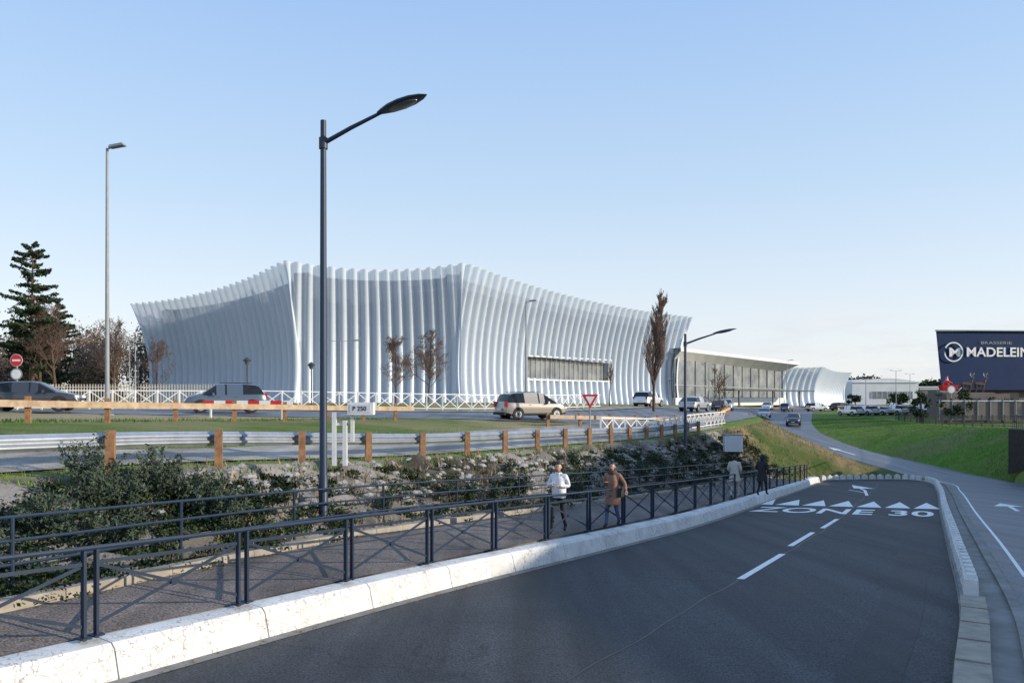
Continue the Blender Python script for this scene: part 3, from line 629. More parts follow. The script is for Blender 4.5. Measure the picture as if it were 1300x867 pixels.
# restaurant
root=bpy.data.objects.new('restaurant_building',None); sc.collection.objects.link(root)
mb=MB()
V=[(60.0,110,4.1),(88,112,4.1),(88,112,12.4),(59.2,110,12.3),(71.5,128,4.1),(88,130,4.1),(88,130,12.4),(71,128,12.3)]
mb.arr(V,[(0,1,2,3),(1,5,6,2),(5,4,7,6),(4,0,3,7),(3,2,6,7),(0,4,5,1)],'navywall')
for i in range(14):
    x=61.5+i*2; mb.box((x,110-.0+ (x-59)*.069,8.2),(.03,.05,8.1),'dark')
mb.box((73.6,110.9,12.4),(29,.5,.14),'grey',rz=.069)
mb.box((77.5,117.6,2.2),(25,11,3.9),'brownwall')
for i in range(6): mb.box((67+i*3.8,112.06,2.4),(2.6,.1,2.6),'glass')
ob=mb.build('walls'); ob.parent=root
V,F=textmesh('MADELEINE',1,.02); V[:,0]*=10.4/V[:,0].max(); V[:,1]*=1.3/.72
mb=MB(); mb.arr([(63.5+a,109.85+(63.5+a-59)*.069,8.8+b) for a,b,_ in V],F,'white')
V,F=textmesh('BRASSERIE',1,.0); V[:,0]*=4.6/V[:,0].max(); V[:,1]*=.42/.72
mb.arr([(65.6+a,109.85+(65.6+a-59)*.069,10.5+b) for a,b,_ in V],F,'grey')
V,F=textmesh('M',1,.03); V[:,0]*=1.7/V[:,0].max(); V[:,1]*=1.2/.72
mb.arr([(60.95+a,109.8+(61+a-59)*.069,8.8+b) for a,b,_ in V],F,'white')
c=Vector((61.6,109.88,9.4))
for i in range(28):
    if 11<i<14: continue
    t0=2*math.pi*i/28;t1=2*math.pi*(i+1)/28
    mb.beam(c+Vector((math.cos(t0)*1.3,math.cos(t0)*.09,math.sin(t0)*1.3)),c+Vector((math.cos(t1)*1.3,math.cos(t1)*.09,math.sin(t1)*1.3)),.06,.18,'white')
ob=mb.build('sign_lettering'); ob.parent=root
mb=MB()
for i in range(20): mb.box((54.5+i*1.6,99+i*.02,1.35),(1.55,.08,2.3),'brownwall'); mb.box((53.7+i*1.6,98.95,1.45),(.1,.12,2.6),'grey')
mb.box((70,99.1,2.62),(32,.3,.12),'bwall'); mb.build('terrace_fence')
mb=MB()
mb.box((0,0,.9),(1.8,.9,.7),'red',taper=1.25); mb.tube([(-1.3,-.4,.35),(1.0,-.4,.3),(1.6,-.4,.9)],.06,6,'beige'); mb.tube([(-1.3,.4,.35),(1.0,.4,.3),(1.6,.4,.9)],.06,6,'beige')
mb.ell((-.2,0,1.5),(.40,.36,.45),'red'); mb.ell((-.2,-.05,1.98),(.19,.19,.22),'skin'); mb.tube([(-.2,0,2.05),(-.2,0,2.2),(-.05,0,2.45)],[.2,.17,.03],10,'red'); mb.ell((-.2,-.16,1.88),(.15,.12,.17),'white'); mb.tube([(-.2,-.3,1.75),(.4,-.3,1.45)],[.12,.08],8,'red')
for dx in(2.4,4.2):
    mb.tube([(dx-.6,0,1.35),(dx,0,1.3),(dx+.6,0,1.4),(dx+.85,0,1.9),(dx+.95,0,2.15)],[.22,.3,.26,.13,.11],10,'bark'); mb.tube([(dx+.85,0,2.2),(dx+1.25,0,2.1)],[.13,.07],8,'bark')
    for a,b_ in((-.5,-.15),(-.5,.15),(.5,-.15),(.5,.15)): mb.tube([(dx+a,b_,1.3),(dx+a+.05,b_,.75),(dx+a,b_,.2)],[.1,.06,.045],6,'bark')
    for s in(-1,1): mb.tube([(dx+.9,s*.08,2.25),(dx+.75,s*.35,2.6),(dx+.9,s*.45,2.95)],[.035,.03,.015],5,'beige'); mb.tube([(dx+.75,s*.35,2.6),(dx+1.0,s*.4,2.7)],[.03,.015],5,'beige')
mb.box((2,0,.1),(7.5,1.8,.25),'brownwall'); mb.build('sleigh_display',smooth=45,loc=(58.8,106.2,3.5))
mb=MB(); mb.box((0,0,1.65),(9,4,3.3),'brownwall'); mb.box((0,-2.02,1.6),(1.2,.06,2.2),'glass'); mb.build('terrace_kiosk',loc=(62,107.2,.25))
# dark retaining wall
mb=MB(); WL=line_from(R2R,34,60.3,-.45,.1,zroad)
for i in range(0,len(WL),2):
    p=at(WL,i); zt=CZ-float(Dbt(p.y))+.05+.04*math.sin(i*2.3); mb.box((p.x,p.y,(p.z+zt)/2),(.16,.16,zt-p.z+.1),'darkwood',rz=.5)
for h in(.02,1.05): mb.tube([(p[0]+.1,p[1],CZ-float(Dbt(p[1]))+.1+h) for p in WL[::10]],.04,6,'dark')
for i in range(0,len(WL),4):
    p=at(WL,i); zt=CZ-float(Dbt(p.y)); mb.tube([(p.x+.1,p.y,zt),(p.x+.1,p.y,zt+1.15)],.02,4,'dark')
mb.build('retaining_wall')
mb=MB(); FL=line_from(BT,64,112,-1.2,.3)
for i,p in enumerate(FL):
    p=Vector(p); mb.box(p+up(.55),(.03,.03,1.0),'dark')
    if i%8==0: mb.box(p+up(.6),(.09,.09,1.3),'dark')
for h in(.15,1.08): mb.tube([Vector(p)+up(h) for p in FL[::6]],.03,5,'dark')
mb.build('picket_fence')
# ------------------------------------------------------------------ vehicles
def paint(name,c): M[name]=mat(name,c,tuple(x*.95 for x in c),rough=.28,metal=.35,coat=.7,scale=1); return name
for n,c in(('car_grey',(.10,.13,.17)),('car_champagne',(.36,.32,.28)),('car_dark',(.05,.055,.065)),('car_white',(.72,.72,.72)),('car_silver',(.45,.47,.5)),('car_black',(.02,.022,.025)),('car_red',(.35,.03,.03))): paint(n,c)
M['headl']=mat('headlight',(.75,.76,.78),(.6,.6,.62),rough=.15); M['taill']=mat('taillight',(.45,.015,.015),(.3,.01,.01),rough=.2)
M['cglass']=mat('car_glass',(.012,.014,.017),(.02,.022,.025),rough=.12,spec=.35)
def car(name,x,y,ang,key,kind='suv',z=None):
    mb=MB()
    if kind=='suv': L,W,Hr=4.4,.91,1.62; st=[(-2.2,.70,0),(-2.14,.92,0),(-2.02,1.05,0),(-1.72,1.50,1),(-1.5,1.57,1),(-.95,1.61,1),(-.85,1.615,2),(.0,1.62,1),(.1,1.62,2),(.55,1.57,1),(1.25,1.08,0),(1.6,1.0,0),(2.0,.88,0),(2.16,.72,0),(2.2,.6,0)]
    elif kind=='mpv': L,W,Hr=4.2,.88,1.64; st=[(-2.1,.75,0),(-2.06,.95,0),(-1.98,1.08,0),(-1.82,1.52,1),(-1.6,1.60,1),(-.95,1.64,1),(-.85,1.645,2),(.1,1.65,1),(.2,1.64,2),(.55,1.58,1),(1.35,1.08,0),(1.65,.98,0),(1.95,.86,0),(2.07,.7,0),(2.1,.58,0)]
    else: L,W,Hr=4.4,.89,1.44; st=[(-2.2,.72,0),(-2.14,.9,0),(-1.98,.96,0),(-1.35,1.34,1),(-1.15,1.39,1),(-.75,1.43,1),(-.66,1.435,2),(.05,1.44,1),(.13,1.44,2),(.45,1.39,1),(1.2,.96,0),(1.6,.9,0),(2.0,.8,0),(2.15,.66,0),(2.2,.55,0)]
    belt=lambda X:.98 if kind!='sedan' else .9
    rings=[]
    for X,zt,f in st:
        e=1-max(0,(abs(X)-1.75))**2*.9; w=W*e; zb=.24 if abs(X)<1.95 else .30; bl=min(belt(X)+.02*(-X),zt-.03)
        we=w*.96 if zt-bl<.12 else w*(.96-.24*(zt-bl)/.65)
        r=[(w*.85,zb),(w*.985,zb+.10),(w,.62 if zt>.75 else zt*.75),(w*.985,bl-.05),(w*.955,bl),(we,zt-.045),(we*.86,zt-.008),(0,zt+.012)]
        rings.append([(X,a,b) for a,b in r]+[(X,-a,b) for a,b in r[:-1][::-1]])
    n=len(rings[0]); b0=len(mb.v)
    for r in rings: mb.v+=r
    for i in range(len(rings)-1):
        f0=st[i][2];f1=st[i+1][2]
        for j in range(n):
            k=key; jj=j if j<7 else 13-j
            if jj==4 and (f0>=1 or f1>=1) and not f0==2 : k='cglass'
            if f0==2: k=key
            if jj in(5,6) and ((f0==0)!=(f1==0)): k='cglass'
            if jj==4 and ((f0==0)!=(f1==0)): k='cglass'
            if j==14 or jj==0: k='black'
            mb.f.append((b0+i*n+j,b0+i*n+(j+1)%n,b0+(i+1)*n+(j+1)%n,b0+(i+1)*n+j)); mb.m.append(mb.mi(k))
    mb.f.append(tuple(b0+j for j in range(n))); mb.m.append(mb.mi(key)); mb.f.append(tuple(b0+(len(rings)-1)*n+j for j in reversed(range(n)))); mb.m.append(mb.mi(key))
    for X in(-1.32,1.36):
        for sgn in(-1,1):
            yy=sgn*(W-.09)
            mb.disc((X,sgn*(W-.06),.36),(0,1,0),.385,.13,22,'black')
            mb.disc((X,yy,.32),(0,1,0),.32,.22,22,'black'); mb.disc((X,sgn*(W+.012),.32),(0,1,0),.21,.02,18,'galv'); mb.disc((X,sgn*(W+.022),.32),(0,1,0),.06,.02,10,'black')
            for q in range(5):
                t=q*2*math.pi/5; mb.box((X+math.cos(t)*.13,sgn*(W+.024),.32+math.sin(t)*.13),(.05,.008,.05),'black')
    for s in(-1,1):
        mb.box((2.06,s*.62,.70),(.20,.32,.13),'headl',rz=-s*.35); mb.box((-2.08,s*(.70),.92 if kind!='sedan' else .8),(.16,.2,.32 if kind!='sedan' else .16),'taill',rz=s*.2)
        mb.box((.72,s*(W+.09),1.02 if kind!='sedan' else .95),(.12,.2,.14),key,taper=.8)
        mb.box((0,s*(W-.01),.33),(2.3,.04,.1),'black')
        for X in(-.2,.75): mb.box((X-.3,s*(W+.005),.88),(.16,.02,.025),key)
        if kind!='sedan': mb.beam((-1.4,s*.6,Hr+.03),(.3,s*.62,Hr+.045),.03,.03,'black')
    mb.box((2.16,0,.50),(.08,1.0,.18),'black'); mb.box((2.21,0,.46),(.02,.5,.11),'headl'); mb.box((-2.18,0,.62),(.06,.52,.12),'headl'); mb.box((-2.17,0,.36),(.1,1.5,.16),'black')
    return mb.build(name,smooth=38,loc=(x,y,(Zs(x,y) if z is None else z)+.06),rz=ang)
car('car',-16.2,44.6,math.pi+.42,'car_grey','suv')
car('car',-23.4,38.4,.3,'car_dark','sedan')
car('car',1.15,48.8,math.radians(28),'car_champagne','mpv')
for x,y,a,k,kd in[(14.2,82,1.0,'car_white','suv'),(17.6,76,1.0,'car_silver','sedan'),(27.5,104,1.15,'car_black','sedan'),(30.5,112,-1.9,'car_white','mpv'),(37.8,118,-1.9,'car_silver','sedan'),
    (48,148,-2,'car_white','sedan'),(53,152,1,'car_grey','suv'),(60,155,.2,'car_white','mpv'),(66,158,.3,'car_black','suv')]: car('car',x,y,a,k,kd)
car('car',38.6,108,-1.95,'car_dark','suv',z=CZ-float(Dr(108))+.02)
for i in range(9): car('parked_car',55+i*3.0,128+i*1.2,1.9,random.choice(['car_white','car_white','car_silver','car_black']),random.choice(['suv','mpv','sedan']))
# ------------------------------------------------------------------ trees
def bare(name,x,y,h,spread,seed,kids=(5,6,6,5),poplar=False,key='twig',z=None,rs=1.0):
    R=random.Random(seed); mb=MB()
    def br(p,d,L,r,lv):
        pts=[p];rad=[r];q=p;dd=d.copy();n=3 if lv else 6
        for k in range(n):
            dd=(dd+Vector((R.gauss(0,1),R.gauss(0,1),R.gauss(0,1)+(.6 if lv else 0)))*(.12 if lv else .03)).normalized(); q=q+dd*L/n; pts.append(q); rad.append(r*(1-.75*(k+1)/n))
        mb.tube(pts,[max(a,.012) for a in rad],6 if lv==0 else(4 if lv==1 else 3),'bark' if lv<2 else key,cap=False)
        if lv<len(kids):
            nk=kids[lv]*(3 if (lv==0) else 1)
            for k in range(nk):
                t=R.uniform(.22 if lv==0 else .25,1.0); f=t*n; i=min(int(f),n-1); b=pts[i].lerp(pts[i+1],f-i)
                a=R.uniform(0,2*math.pi); side=Vector((math.cos(a),math.sin(a),0)); 
                if lv: side=Vector((R.gauss(0,1),R.gauss(0,1),R.gauss(0,.7))).normalized()
                u_=1.9 if poplar else .75
                nd=(side*spread+dd*u_*.6+Vector((0,0,u_*.6))).normalized()
                LL=(h*(.30 if poplar else .38)*(1.1-t*.75)) if lv==0 else L*R.uniform(.4,.6)
                br(b,nd,LL,max(rad[i]*.5,.02*rs) if lv<1 else max(r*.5,.016*rs),lv+1)
    z=Zs(x,y) if z is None else z
    br(Vector((0,0,-.1)),Vector((0,0,1)),h*.95,h*.016,0)
    return mb.build(name,loc=(x,y,z))
bare('bare_tree',-13.3,90,7.2,1.25,1,kids=(9,6,5,3)); bare('bare_tree',-9.8,92,7.8,1.25,2,kids=(9,6,5,3))
bare('poplar_tree',12.6,70,9.7,.62,3,kids=(14,6,5,3),poplar=True)
bare('bare_tree',10.4,84,4.4,.5,4,kids=(5,5,4),poplar=True)
for i,(x,y,h) in enumerate([(-52,90,10.5),(-57.5,96,12),(-45,100,8),(-61,100,12.5),(-49,97,9.5),(-65,112,13),(-56,112,11),(-60,118,12)]): bare('bare_tree',x,y,h,.8,5+i,kids=(6,6,5,3) if i<2 else (6,5,4,3))
bare('bare_tree',17,64,4.2,.7,12,kids=(5,5,4))
def conifer(name,x,y,h,w,seed):
    R=np.random.default_rng(seed); mb=MB(); mb.tube([(0,0,-.2),(0,0,h*.5),(.15,0,h*.97)],[.32,.2,.03],8,'bark')
    pts=[]; 
    for i in range(105):
        t=R.uniform(.2,.99); z=h*t; L=w*(1-t)**.55*R.uniform(.35,1.15)*(1 if t>.35 else .7)+.3; a=R.uniform(0,2*math.pi); tip=Vector((math.cos(a)*L,math.sin(a)*L,z+L*R.uniform(-.05,.28)))
        b=Vector((0,0,z-.15)); mb.tube([b,b.lerp(tip,.5)+Vector((0,0,.12)),tip],[.07,.05,.015],4,'bark',cap=False)
        n=int(70*L)
        s=R.uniform(.25,1.05,n); wd=R.normal(0,.15,n)*L*(1.2-s*.5)*.9
        px=b.x+(tip.x-b.x)*s-math.sin(a)*wd; py=b.y+(tip.y-b.y)*s+math.cos(a)*wd; pz=b.z+(tip.z-b.z)*s+R.normal(0,.08,n)-np.abs(wd)*.25
        pts.append(np.stack([px,py,pz],1))
    Pn=np.concatenate(pts); V,F=leaves(Pn,np.full(len(Pn),.16),1.8); mb.arr(V,F,'needle')
    return mb.build(name,loc=(x,y,Zs(x,y)))
conifer('conifer_tree',-55.5,91,18.6,5.0,3)
conifer('conifer_tree',-69,120,15.5,4.2,8)
def mass(name,items,key,size,dens,seed,nk=14,sp=.13):
    R=np.random.default_rng(seed); P=[];mb=MB()
    for (x,y,w,h,zb) in items:
        mb.tube([(x,y,zb-1.5),(x,y,zb+h*.8)],[.25,.06],5,'bark',cap=False)
        for k in range(int(nk*w/3)):
            u=np.clip(R.normal(size=3),-1.5,1.5)
            c=np.array([x,y,zb+h*.5])+u*np.array([w*.36,w*.3,h*.25]); n=int(dens)
            P.append(c+R.normal(size=(n,3))*np.array([sp*w,sp*w,.07*h]))
    P=np.concatenate(P); P=P[P[:,2]>0.5]; V,F=leaves(P,np.full(len(P),size),1.4); mb.arr(V,F,key); mb.build(name)
rn=rng.normal(size=60)
it=[(x,152+rn[i]*8,5.5,13.5+rn[i]*2.2,2) for i,x in enumerate(np.arange(-135,-68,3.6))]
mass('distant_trees',it,'needle',.38,55,4)
it=[(x,142+rn[i+20]*5,5,12.5+rn[i+20]*1.8,2) for i,x in enumerate(np.arange(-118,-66,3.0))]
mass('bare_woodland',it,'brownl',.22,95,5,nk=17)
it=[(x,134+rn[i+30]*5,4,8.5+rn[i+30]*1.4,1) for i,x in enumerate(np.arange(-112,-64,4))]
mass('autumn_trees',it,'autl',.25,75,15)
it=[(x,128+rn[i+15]*4,3,3.5+abs(rn[i+15])*1.2,.5) for i,x in enumerate(np.arange(-100,-62,2.6))]
mass('hedgerow',it,'leafm',.25,70,16)
it=[(x,420+rn[i]*20,14,8+abs(rn[i])*2,1) for i,x in enumerate(np.arange(150,460,9))]
mass('distant_trees',it,'needle',1.0,50,6)
it=[(x,230+rn[i]*8,3,2.4+abs(rn[i])*.8,1) for i,x in enumerate(np.arange(104,150,4))]
mass('shrubs',it,'leafd',.4,50,7)
it=[(53+i*1.9,101+rn[i],1.6,2.6+abs(rn[i])*.7,.3) for i in range(15)]
mass('terrace_shrubs',it,'leafd',.22,60,9)
# ------------------------------------------------------------------ bank vegetation
def bankpt(y,t): 
    x=float(Gx(y))*(1-t)+float(Kx(y))*t; z=CZ-(float(Dg(y))*(1-t)+float(Dk(y))*t); return x,y,z
def dens_ok(y,t,thr,ph):
    v=math.sin(y*.9+ph)+math.sin(y*.37+t*5+ph*2)+math.sin(y*1.9+t*9)*.6; return v>thr
def clumps(name,n,y0,y1,t0,t1,r0,r1,nl,size,key,seed,flat=.6,pw_=1.6,up_=.3,thr=-9,ph=0):
    R=np.random.default_rng(seed); A=[];S=[]
    for i in range(n):
        y=y0+(y1-y0)*R.random()**pw_; t=R.uniform(t0,t1)
        th_=thr+(.9 if (17<y<34 and t<.6) else 0)
        if not dens_ok(y,t,th_,ph): continue
        x,yy,z=bankpt(y,t); r=R.uniform(r0,r1)*(1+y*.004)*(.5 if t<.25 else 1)*(.8 if y>16 else 1)
        m=int(nl*R.uniform(.6,1.3)); d=R.normal(size=(m,3)); d/=np.linalg.norm(d,axis=1)[:,None]; d[:,2]=np.abs(d[:,2])*flat; 
        A.append(np.array([x,yy,z-.03])+d*r*R.uniform(.45,1.0,(m,1))*(1+.25*R.normal(size=(m,1)))); S.append(np.full(m,size*(1+y*.014)))
    P=np.concatenate(A); V,F=leaves(P,np.concatenate(S),1.4,up_); return npmesh(name,V,F,[key])
clumps('bank_shrubs',950,4,60,.12,.97,.2,.58,165,.038,'leafd',11,thr=-.8,pw_=1.5)
clumps('ivy_groundcover',850,4,60,.06,.98,.18,.5,130,.034,'leafm',12,flat=.28,thr=-1.2,ph=2,pw_=1.5)
clumps('dry_groundcover',320,10,60,.03,.9,.12,.4,100,.022,'deadl',13,flat=.5,pw_=1.2,thr=-2,ph=4)
def spiky(name,pts,seed,key='rose'):
    R=np.random.default_rng(seed); Vs=[]
    for (x,y,z,h,ns) in pts:
        for s in range(ns):
            a=R.uniform(0,2*math.pi); lean=R.uniform(.05,.75); d=np.array([math.cos(a)*lean,math.sin(a)*lean,1.0]); d/=np.linalg.norm(d); L=h*R.uniform(.55,1.1)
            m=int(L*75); t=R.random(m)**.8; c=np.array([x,y,z])+d*(t*L)[:,None]+R.normal(size=(m,3))*.03; c[:,2]-=(t**2)*lean*.1
            Vs.append(c)
    P=np.concatenate(Vs); V,F=leaves(P,np.full(len(P),.026),3.2,.6); npmesh(name,V,F,[key])
sp=[]
R=random.Random(5)
for i in range(38):
    y=R.uniform(6,15); t=R.uniform(.2,.8); x,yy,z=bankpt(y,t); sp.append((x,yy,z,R.uniform(.6,1.05),34))
for i in range(22):
    y=R.uniform(15,42); t=R.uniform(.3,.85); x,yy,z=bankpt(y,t); sp.append((x,yy,z,R.uniform(.4,.8),26))
spiky('rosemary_shrubs',sp,21)
mb=MB()
for i in range(560):
    y=R.uniform(14,46); t=R.uniform(.02,.8); x,yy,z=bankpt(y,t); s=R.uniform(.03,.16)
    mb.ell((x,yy,z+s*.2),(s,s*R.uniform(.6,1),s*.6),'rock',6,4,fn=lambda p,q:q*(1+.25*math.sin(p.x*9+p.y*7)))
mb.build('bank_stones')
def blades(name,P,h,key):
    n=len(P); a=rng.uniform(0,2*np.pi,n); w=h*.12; d=np.stack([np.cos(a),np.sin(a),np.zeros(n)],1)*w[:,None]
    tip=P+rng.normal(size=(n,3))*np.array([.3,.3,0])*h[:,None]; tip[:,2]=P[:,2]+h
    V=np.stack([P-d,P+d,tip],1).reshape(-1,3); return npmesh(name,V,np.arange(3*n).reshape(n,3),[key])
def ptsbetween(fa,fb,da,db,y0,y1,n,pw_=1.5):
    y=y0+(y1-y0)*rng.random(n)**pw_; t=rng.random(n); x=fa(y)*(1-t)+fb(y)*t; z=CZ-(da(y)*(1-t)+db(y)*t); return np.stack([x,y,z],1)
M['blade']=mat('grass_blades',(.09,.19,.025),(.15,.23,.06),scale=.5,rough=.8,island=.35,spec=.2)
M['bladed']=mat('dry_grass_blades',(.22,.17,.11),(.28,.22,.15),scale=.5,rough=.8,island=.35,spec=.2)
P=ptsbetween(R2R,BT,Dr,Dbt,58,120,60000,1.3); blades('grass_blades',P,rng.uniform(.06,.14,len(P)),'blade')
P=ptsbetween(lambda y:Gx(y)-16,lambda y:Gx(y)-3.2,lambda y:np.maximum(Dg(y)-1.13,.5),lambda y:Dg(y)-.32,10,60,60000,1.2)
pwv=Gx(P[:,1])-pw(P[:,1]); P=P[(P[:,0]<pwv)&(dist_uc(P[:,0],P[:,1])>4.7)]
blades('verge_grass_blades',P,rng.uniform(.06,.16,len(P)),'blade')
P=ptsbetween(Gx,Kx,Dg,Dk,10,100,9000,1.0); P=P[P[:,1]>14]; blades('dry_grass_tufts',P,rng.uniform(.1,.28,len(P)),'bladed')
P=ptsbetween(lambda y:Gx(y)-.5,lambda y:Gx(y)*.88+Kx(y)*.12,Dg,lambda y:Dg(y)*.88+Dk(y)*.12,6,60,16000,1.1); blades('guardrail_grass',P,rng.uniform(.05,.16,len(P)),'blade')
A=[]
for (L_,lo_,hi_,zz,n) in((KL,-.3,-.02,.035,700),(KK,-.5,-.14,.035,900),(RL,.25,2.2,.02,350),(BL,-.1,.7,.04,300)):
    for i in range(n):
        j=random.randrange(len(L_)-1); p=at(L_,j); t=(at(L_,j+1)-p); t.z=0; t.normalize(); nn=Vector((-t.y,t.x,0)); o_=lo_+(hi_-lo_)*random.random()**.7; q_=p+nn*o_*(1 if L_ is not BL else -1)+t*random.random()*.2; A.append((q_.x,q_.y,q_.z+zz))
A=np.array(A); n=len(A); th=rng.uniform(0,6.28,n); s_=rng.uniform(.015,.035,n)[:,None]; d1=np.stack([np.cos(th),np.sin(th),rng.uniform(-.2,.3,n)],1)*s_; d2=np.stack([-np.sin(th),np.cos(th),rng.uniform(-.2,.3,n)],1)*s_*.7
npmesh('leaf_litter',np.stack([A-d1,A+d2,A+d1,A-d2],1).reshape(-1,3),np.arange(4*n).reshape(n,4),['litter'])
# ------------------------------------------------------------------ people
def skinned(verts,edges,radii,root=0,sub=1):
    me=bpy.data.meshes.new('s'); bm=bmesh.new(); lay=bm.verts.layers.skin.verify(); vs=[]
    for i,(v,r) in enumerate(zip(verts,radii)):
        b=bm.verts.new(v); r=r if hasattr(r,'__len__') else (r,r); b[lay].radius=r; b[lay].use_root=(i==root); vs.append(b)
    for a,b in edges: bm.edges.new((vs[a],vs[b]))
    bm.to_mesh(me); bm.free(); ob=bpy.data.objects.new('s',me); sc.collection.objects.link(ob)
    m=ob.modifiers.new('k','SKIN'); m.use_smooth_shade=True; m2=ob.modifiers.new('s','SUBSURF'); m2.levels=sub; m2.render_levels=sub
    bpy.context.view_layer.update(); dg=bpy.context.evaluated_depsgraph_get(); e=bpy.data.meshes.new_from_object(ob.evaluated_get(dg))
    V=[v.co.copy() for v in e.vertices]; F=[tuple(p.vertices) for p in e.polygons]; bpy.data.objects.remove(ob); return V,F
def segd(p,a,b):
    ab=b-a; t=max(0,min(1,(p-a).dot(ab)/max(ab.length_squared,1e-9))); return (p-(a+ab*t)).length
def person(x,y,z,ang,top,legs,shoe,arms,stride=.3,coat=None,hair='hair',longhair=False,scarf=None,hood=None,scale=1.0,bulk=1.0,bag=None,headturn=0):
    J={}
    J['pel']=(0,0,.95);J['waist']=(0,.0,1.10);J['chest']=(0,.01,1.30);J['nb']=(0,0,1.455);J['nk']=(0,.02,1.53)
    s=stride
    J['hl']=(.095,0,.90);J['kl']=(.10,s*.55+.05,.50);J['al']=(.10,s,.10);J['tl']=(.11,s+.17,.05)
    J['hr']=(-.095,0,.90);J['kr']=(-.10,-s*.25+.06,.50);J['ar']=(-.10,-s,.15);J['tr']=(-.11,-s+.15,.045)
    J['sl']=(.185,0,1.41);J['el']=arms[0][0];J['wl']=arms[0][1];J['sr']=(-.185,0,1.41);J['er']=arms[1][0];J['wr']=arms[1][1]
    names=list(J); b=bulk
    rad=dict(pel=(.15*b,.115*b),waist=(.14*b,.105*b),chest=(.165*b,.12*b),nb=.075,nk=.055,hl=.095,kl=.062,al=.045,tl=.038,hr=.095,kr=.062,ar=.045,tr=.038,sl=.07*b,el=.052*b,wl=.04*b,sr=.07*b,er=.052*b,wr=.04*b)
    ed=[('pel','waist'),('waist','chest'),('chest','nb'),('nb','nk'),('pel','hl'),('hl','kl'),('kl','al'),('al','tl'),('pel','hr'),('hr','kr'),('kr','ar'),('ar','tr'),('chest','sl'),('sl','el'),('el','wl'),('chest','sr'),('sr','er'),('er','wr')]
    V,F=skinned([J[n] for n in names],[(names.index(a),names.index(c)) for a,c in ed],[rad[n] for n in names],0,2)
    bm_={('nb','nk'):'skin',('hl','kl'):legs,('kl','al'):legs,('hr','kr'):legs,('kr','ar'):legs,('al','tl'):shoe,('ar','tr'):shoe}
    mb=MB(); JV={n:Vector(J[n]) for n in names}
    base=len(mb.v); mb.v+=[tuple(v) for v in V]
    for f in F:
        c=sum((V[i] for i in f),Vector())/len(f); best=min(ed,key=lambda e:segd(c,JV[e[0]],JV[e[1]])); k=bm_.get(best,top)
        if best==('nb','nk') and c.z<1.49: k=top
        if best[0]=='pel' and c.z<.93: k=legs
        mb.f.append(tuple(base+i for i in f)); mb.m.append(mb.mi(k))
    for sd,(w,e) in((1,('wl','el')),(-1,('wr','er'))):
        W=JV[w]; d=(W-JV[e]).normalized(); sidev=d.cross(Vector((0,0,1))); sidev=sidev.normalized() if sidev.length>.1 else Vector((0,1,0)); 
        if abs(d.z)>.8: sidev=Vector((0,1,0))
        nrm=d.cross(sidev).normalized()
        hv=[W,W+d*.05,W+d*.085]; hr=[.024,(.032,.022),(.034,.02)]; he=[(0,1),(1,2)]
        for i,(o,Lf) in enumerate(((-.027,.062),(-.009,.074),(.009,.07),(.026,.055))):
            r0=len(hv); hv+=[W+d*.08+sidev*o,W+d*(.085+Lf*.5)+sidev*o*1.15+nrm*.008,W+d*(.085+Lf)+sidev*o*1.15+nrm*.026]; hr+=[.009,.009,.0075]; he+=[(2,r0),(r0,r0+1),(r0+1,r0+2)]
        r0=len(hv); hv+=[W+d*.045-sidev*.034,W+d*.08-sidev*.058+nrm*.01]; hr+=[.011,.0085]; he+=[(1,r0),(r0,r0+1)]
        HV,HF=skinned(hv,he,hr,0,1); mb.arr(HV,HF,'skin')
    ht=Matrix.Rotation(headturn,3,'Z'); hc=Vector((0,.03,1.645))
    def hf(p,q):
        if p.y>.55 and abs(p.x)<.28 and -.45<p.z<.12: q.y+=.022*(1-abs(p.x)/.28)*(1-abs(p.z+.22)/.34 if abs(p.z+.22)<.34 else 0)
        if p.z<-.3: q.x*=1-.35*(-p.z-.3); 
        if p.z<-.5 and p.y>0: q.y+=.012
        return q
    hb=MB(); hb.ell((0,0,0),(.074,.095,.118),'skin',20,14,fn=hf)
    for sx in(-1,1):
        hb.ell((sx*.029,.083,.008),(.012,.008,.008),'headl',8,6); hb.ell((sx*.029,.090,.008),(.006,.004,.006),'hair',6,5); hb.box((sx*.029,.088,.027),(.028,.008,.006),hair)
        hb.ell((sx*.075,-.005,-.01),(.012,.022,.032),'skin',8,6)
    hb.box((0,.094,-.062),(.04,.012,.009),'red')
    hk=(lambda c: c.z>.045 or c.y<-.005) if not longhair else (lambda c: (c.z>.05 or c.y<.02))
    if hood: hb.ell((0,-.012,.005),(.100,.118,.140),hood,18,12,keep=lambda c:not(c.y>.055 and c.z<.10))
    else:
        hb.ell((0,-.010,.012),(.082,.100,.122),hair,20,14,keep=hk,fn=lambda p,q:q*(1+.03*math.sin(p.x*14+p.z*11)))
        if longhair: hb.ell((0,-.065,-.13),(.09,.05,.18),hair,14,9,fn=lambda p,q:q*(1+.05*math.sin(p.x*20+p.z*9)))
    off=len(mb.v); mb.v+=[tuple(hc+ht@Vector(v)) for v in hb.v]
    for f,mi in zip(hb.f,hb.m): mb.f.append(tuple(off+i for i in f)); mb.m.append(mb.mi(hb.mats[mi]))
    def ringloft(rs,key,n=22,fold=.04):
        V=[];F=[]
        for (zz,rx,ry,cy) in rs:
            for j in range(n):
                t=2*math.pi*j/n; k=1+fold*math.sin(t*5+zz*3); V.append((math.cos(t)*rx*k,cy+math.sin(t)*ry*k,zz))
        for i in range(len(rs)-1):
            for j in range(n): F.append((i*n+j,i*n+(j+1)%n,(i+1)*n+(j+1)%n,(i+1)*n+j))
        mb.arr(V,F,key)
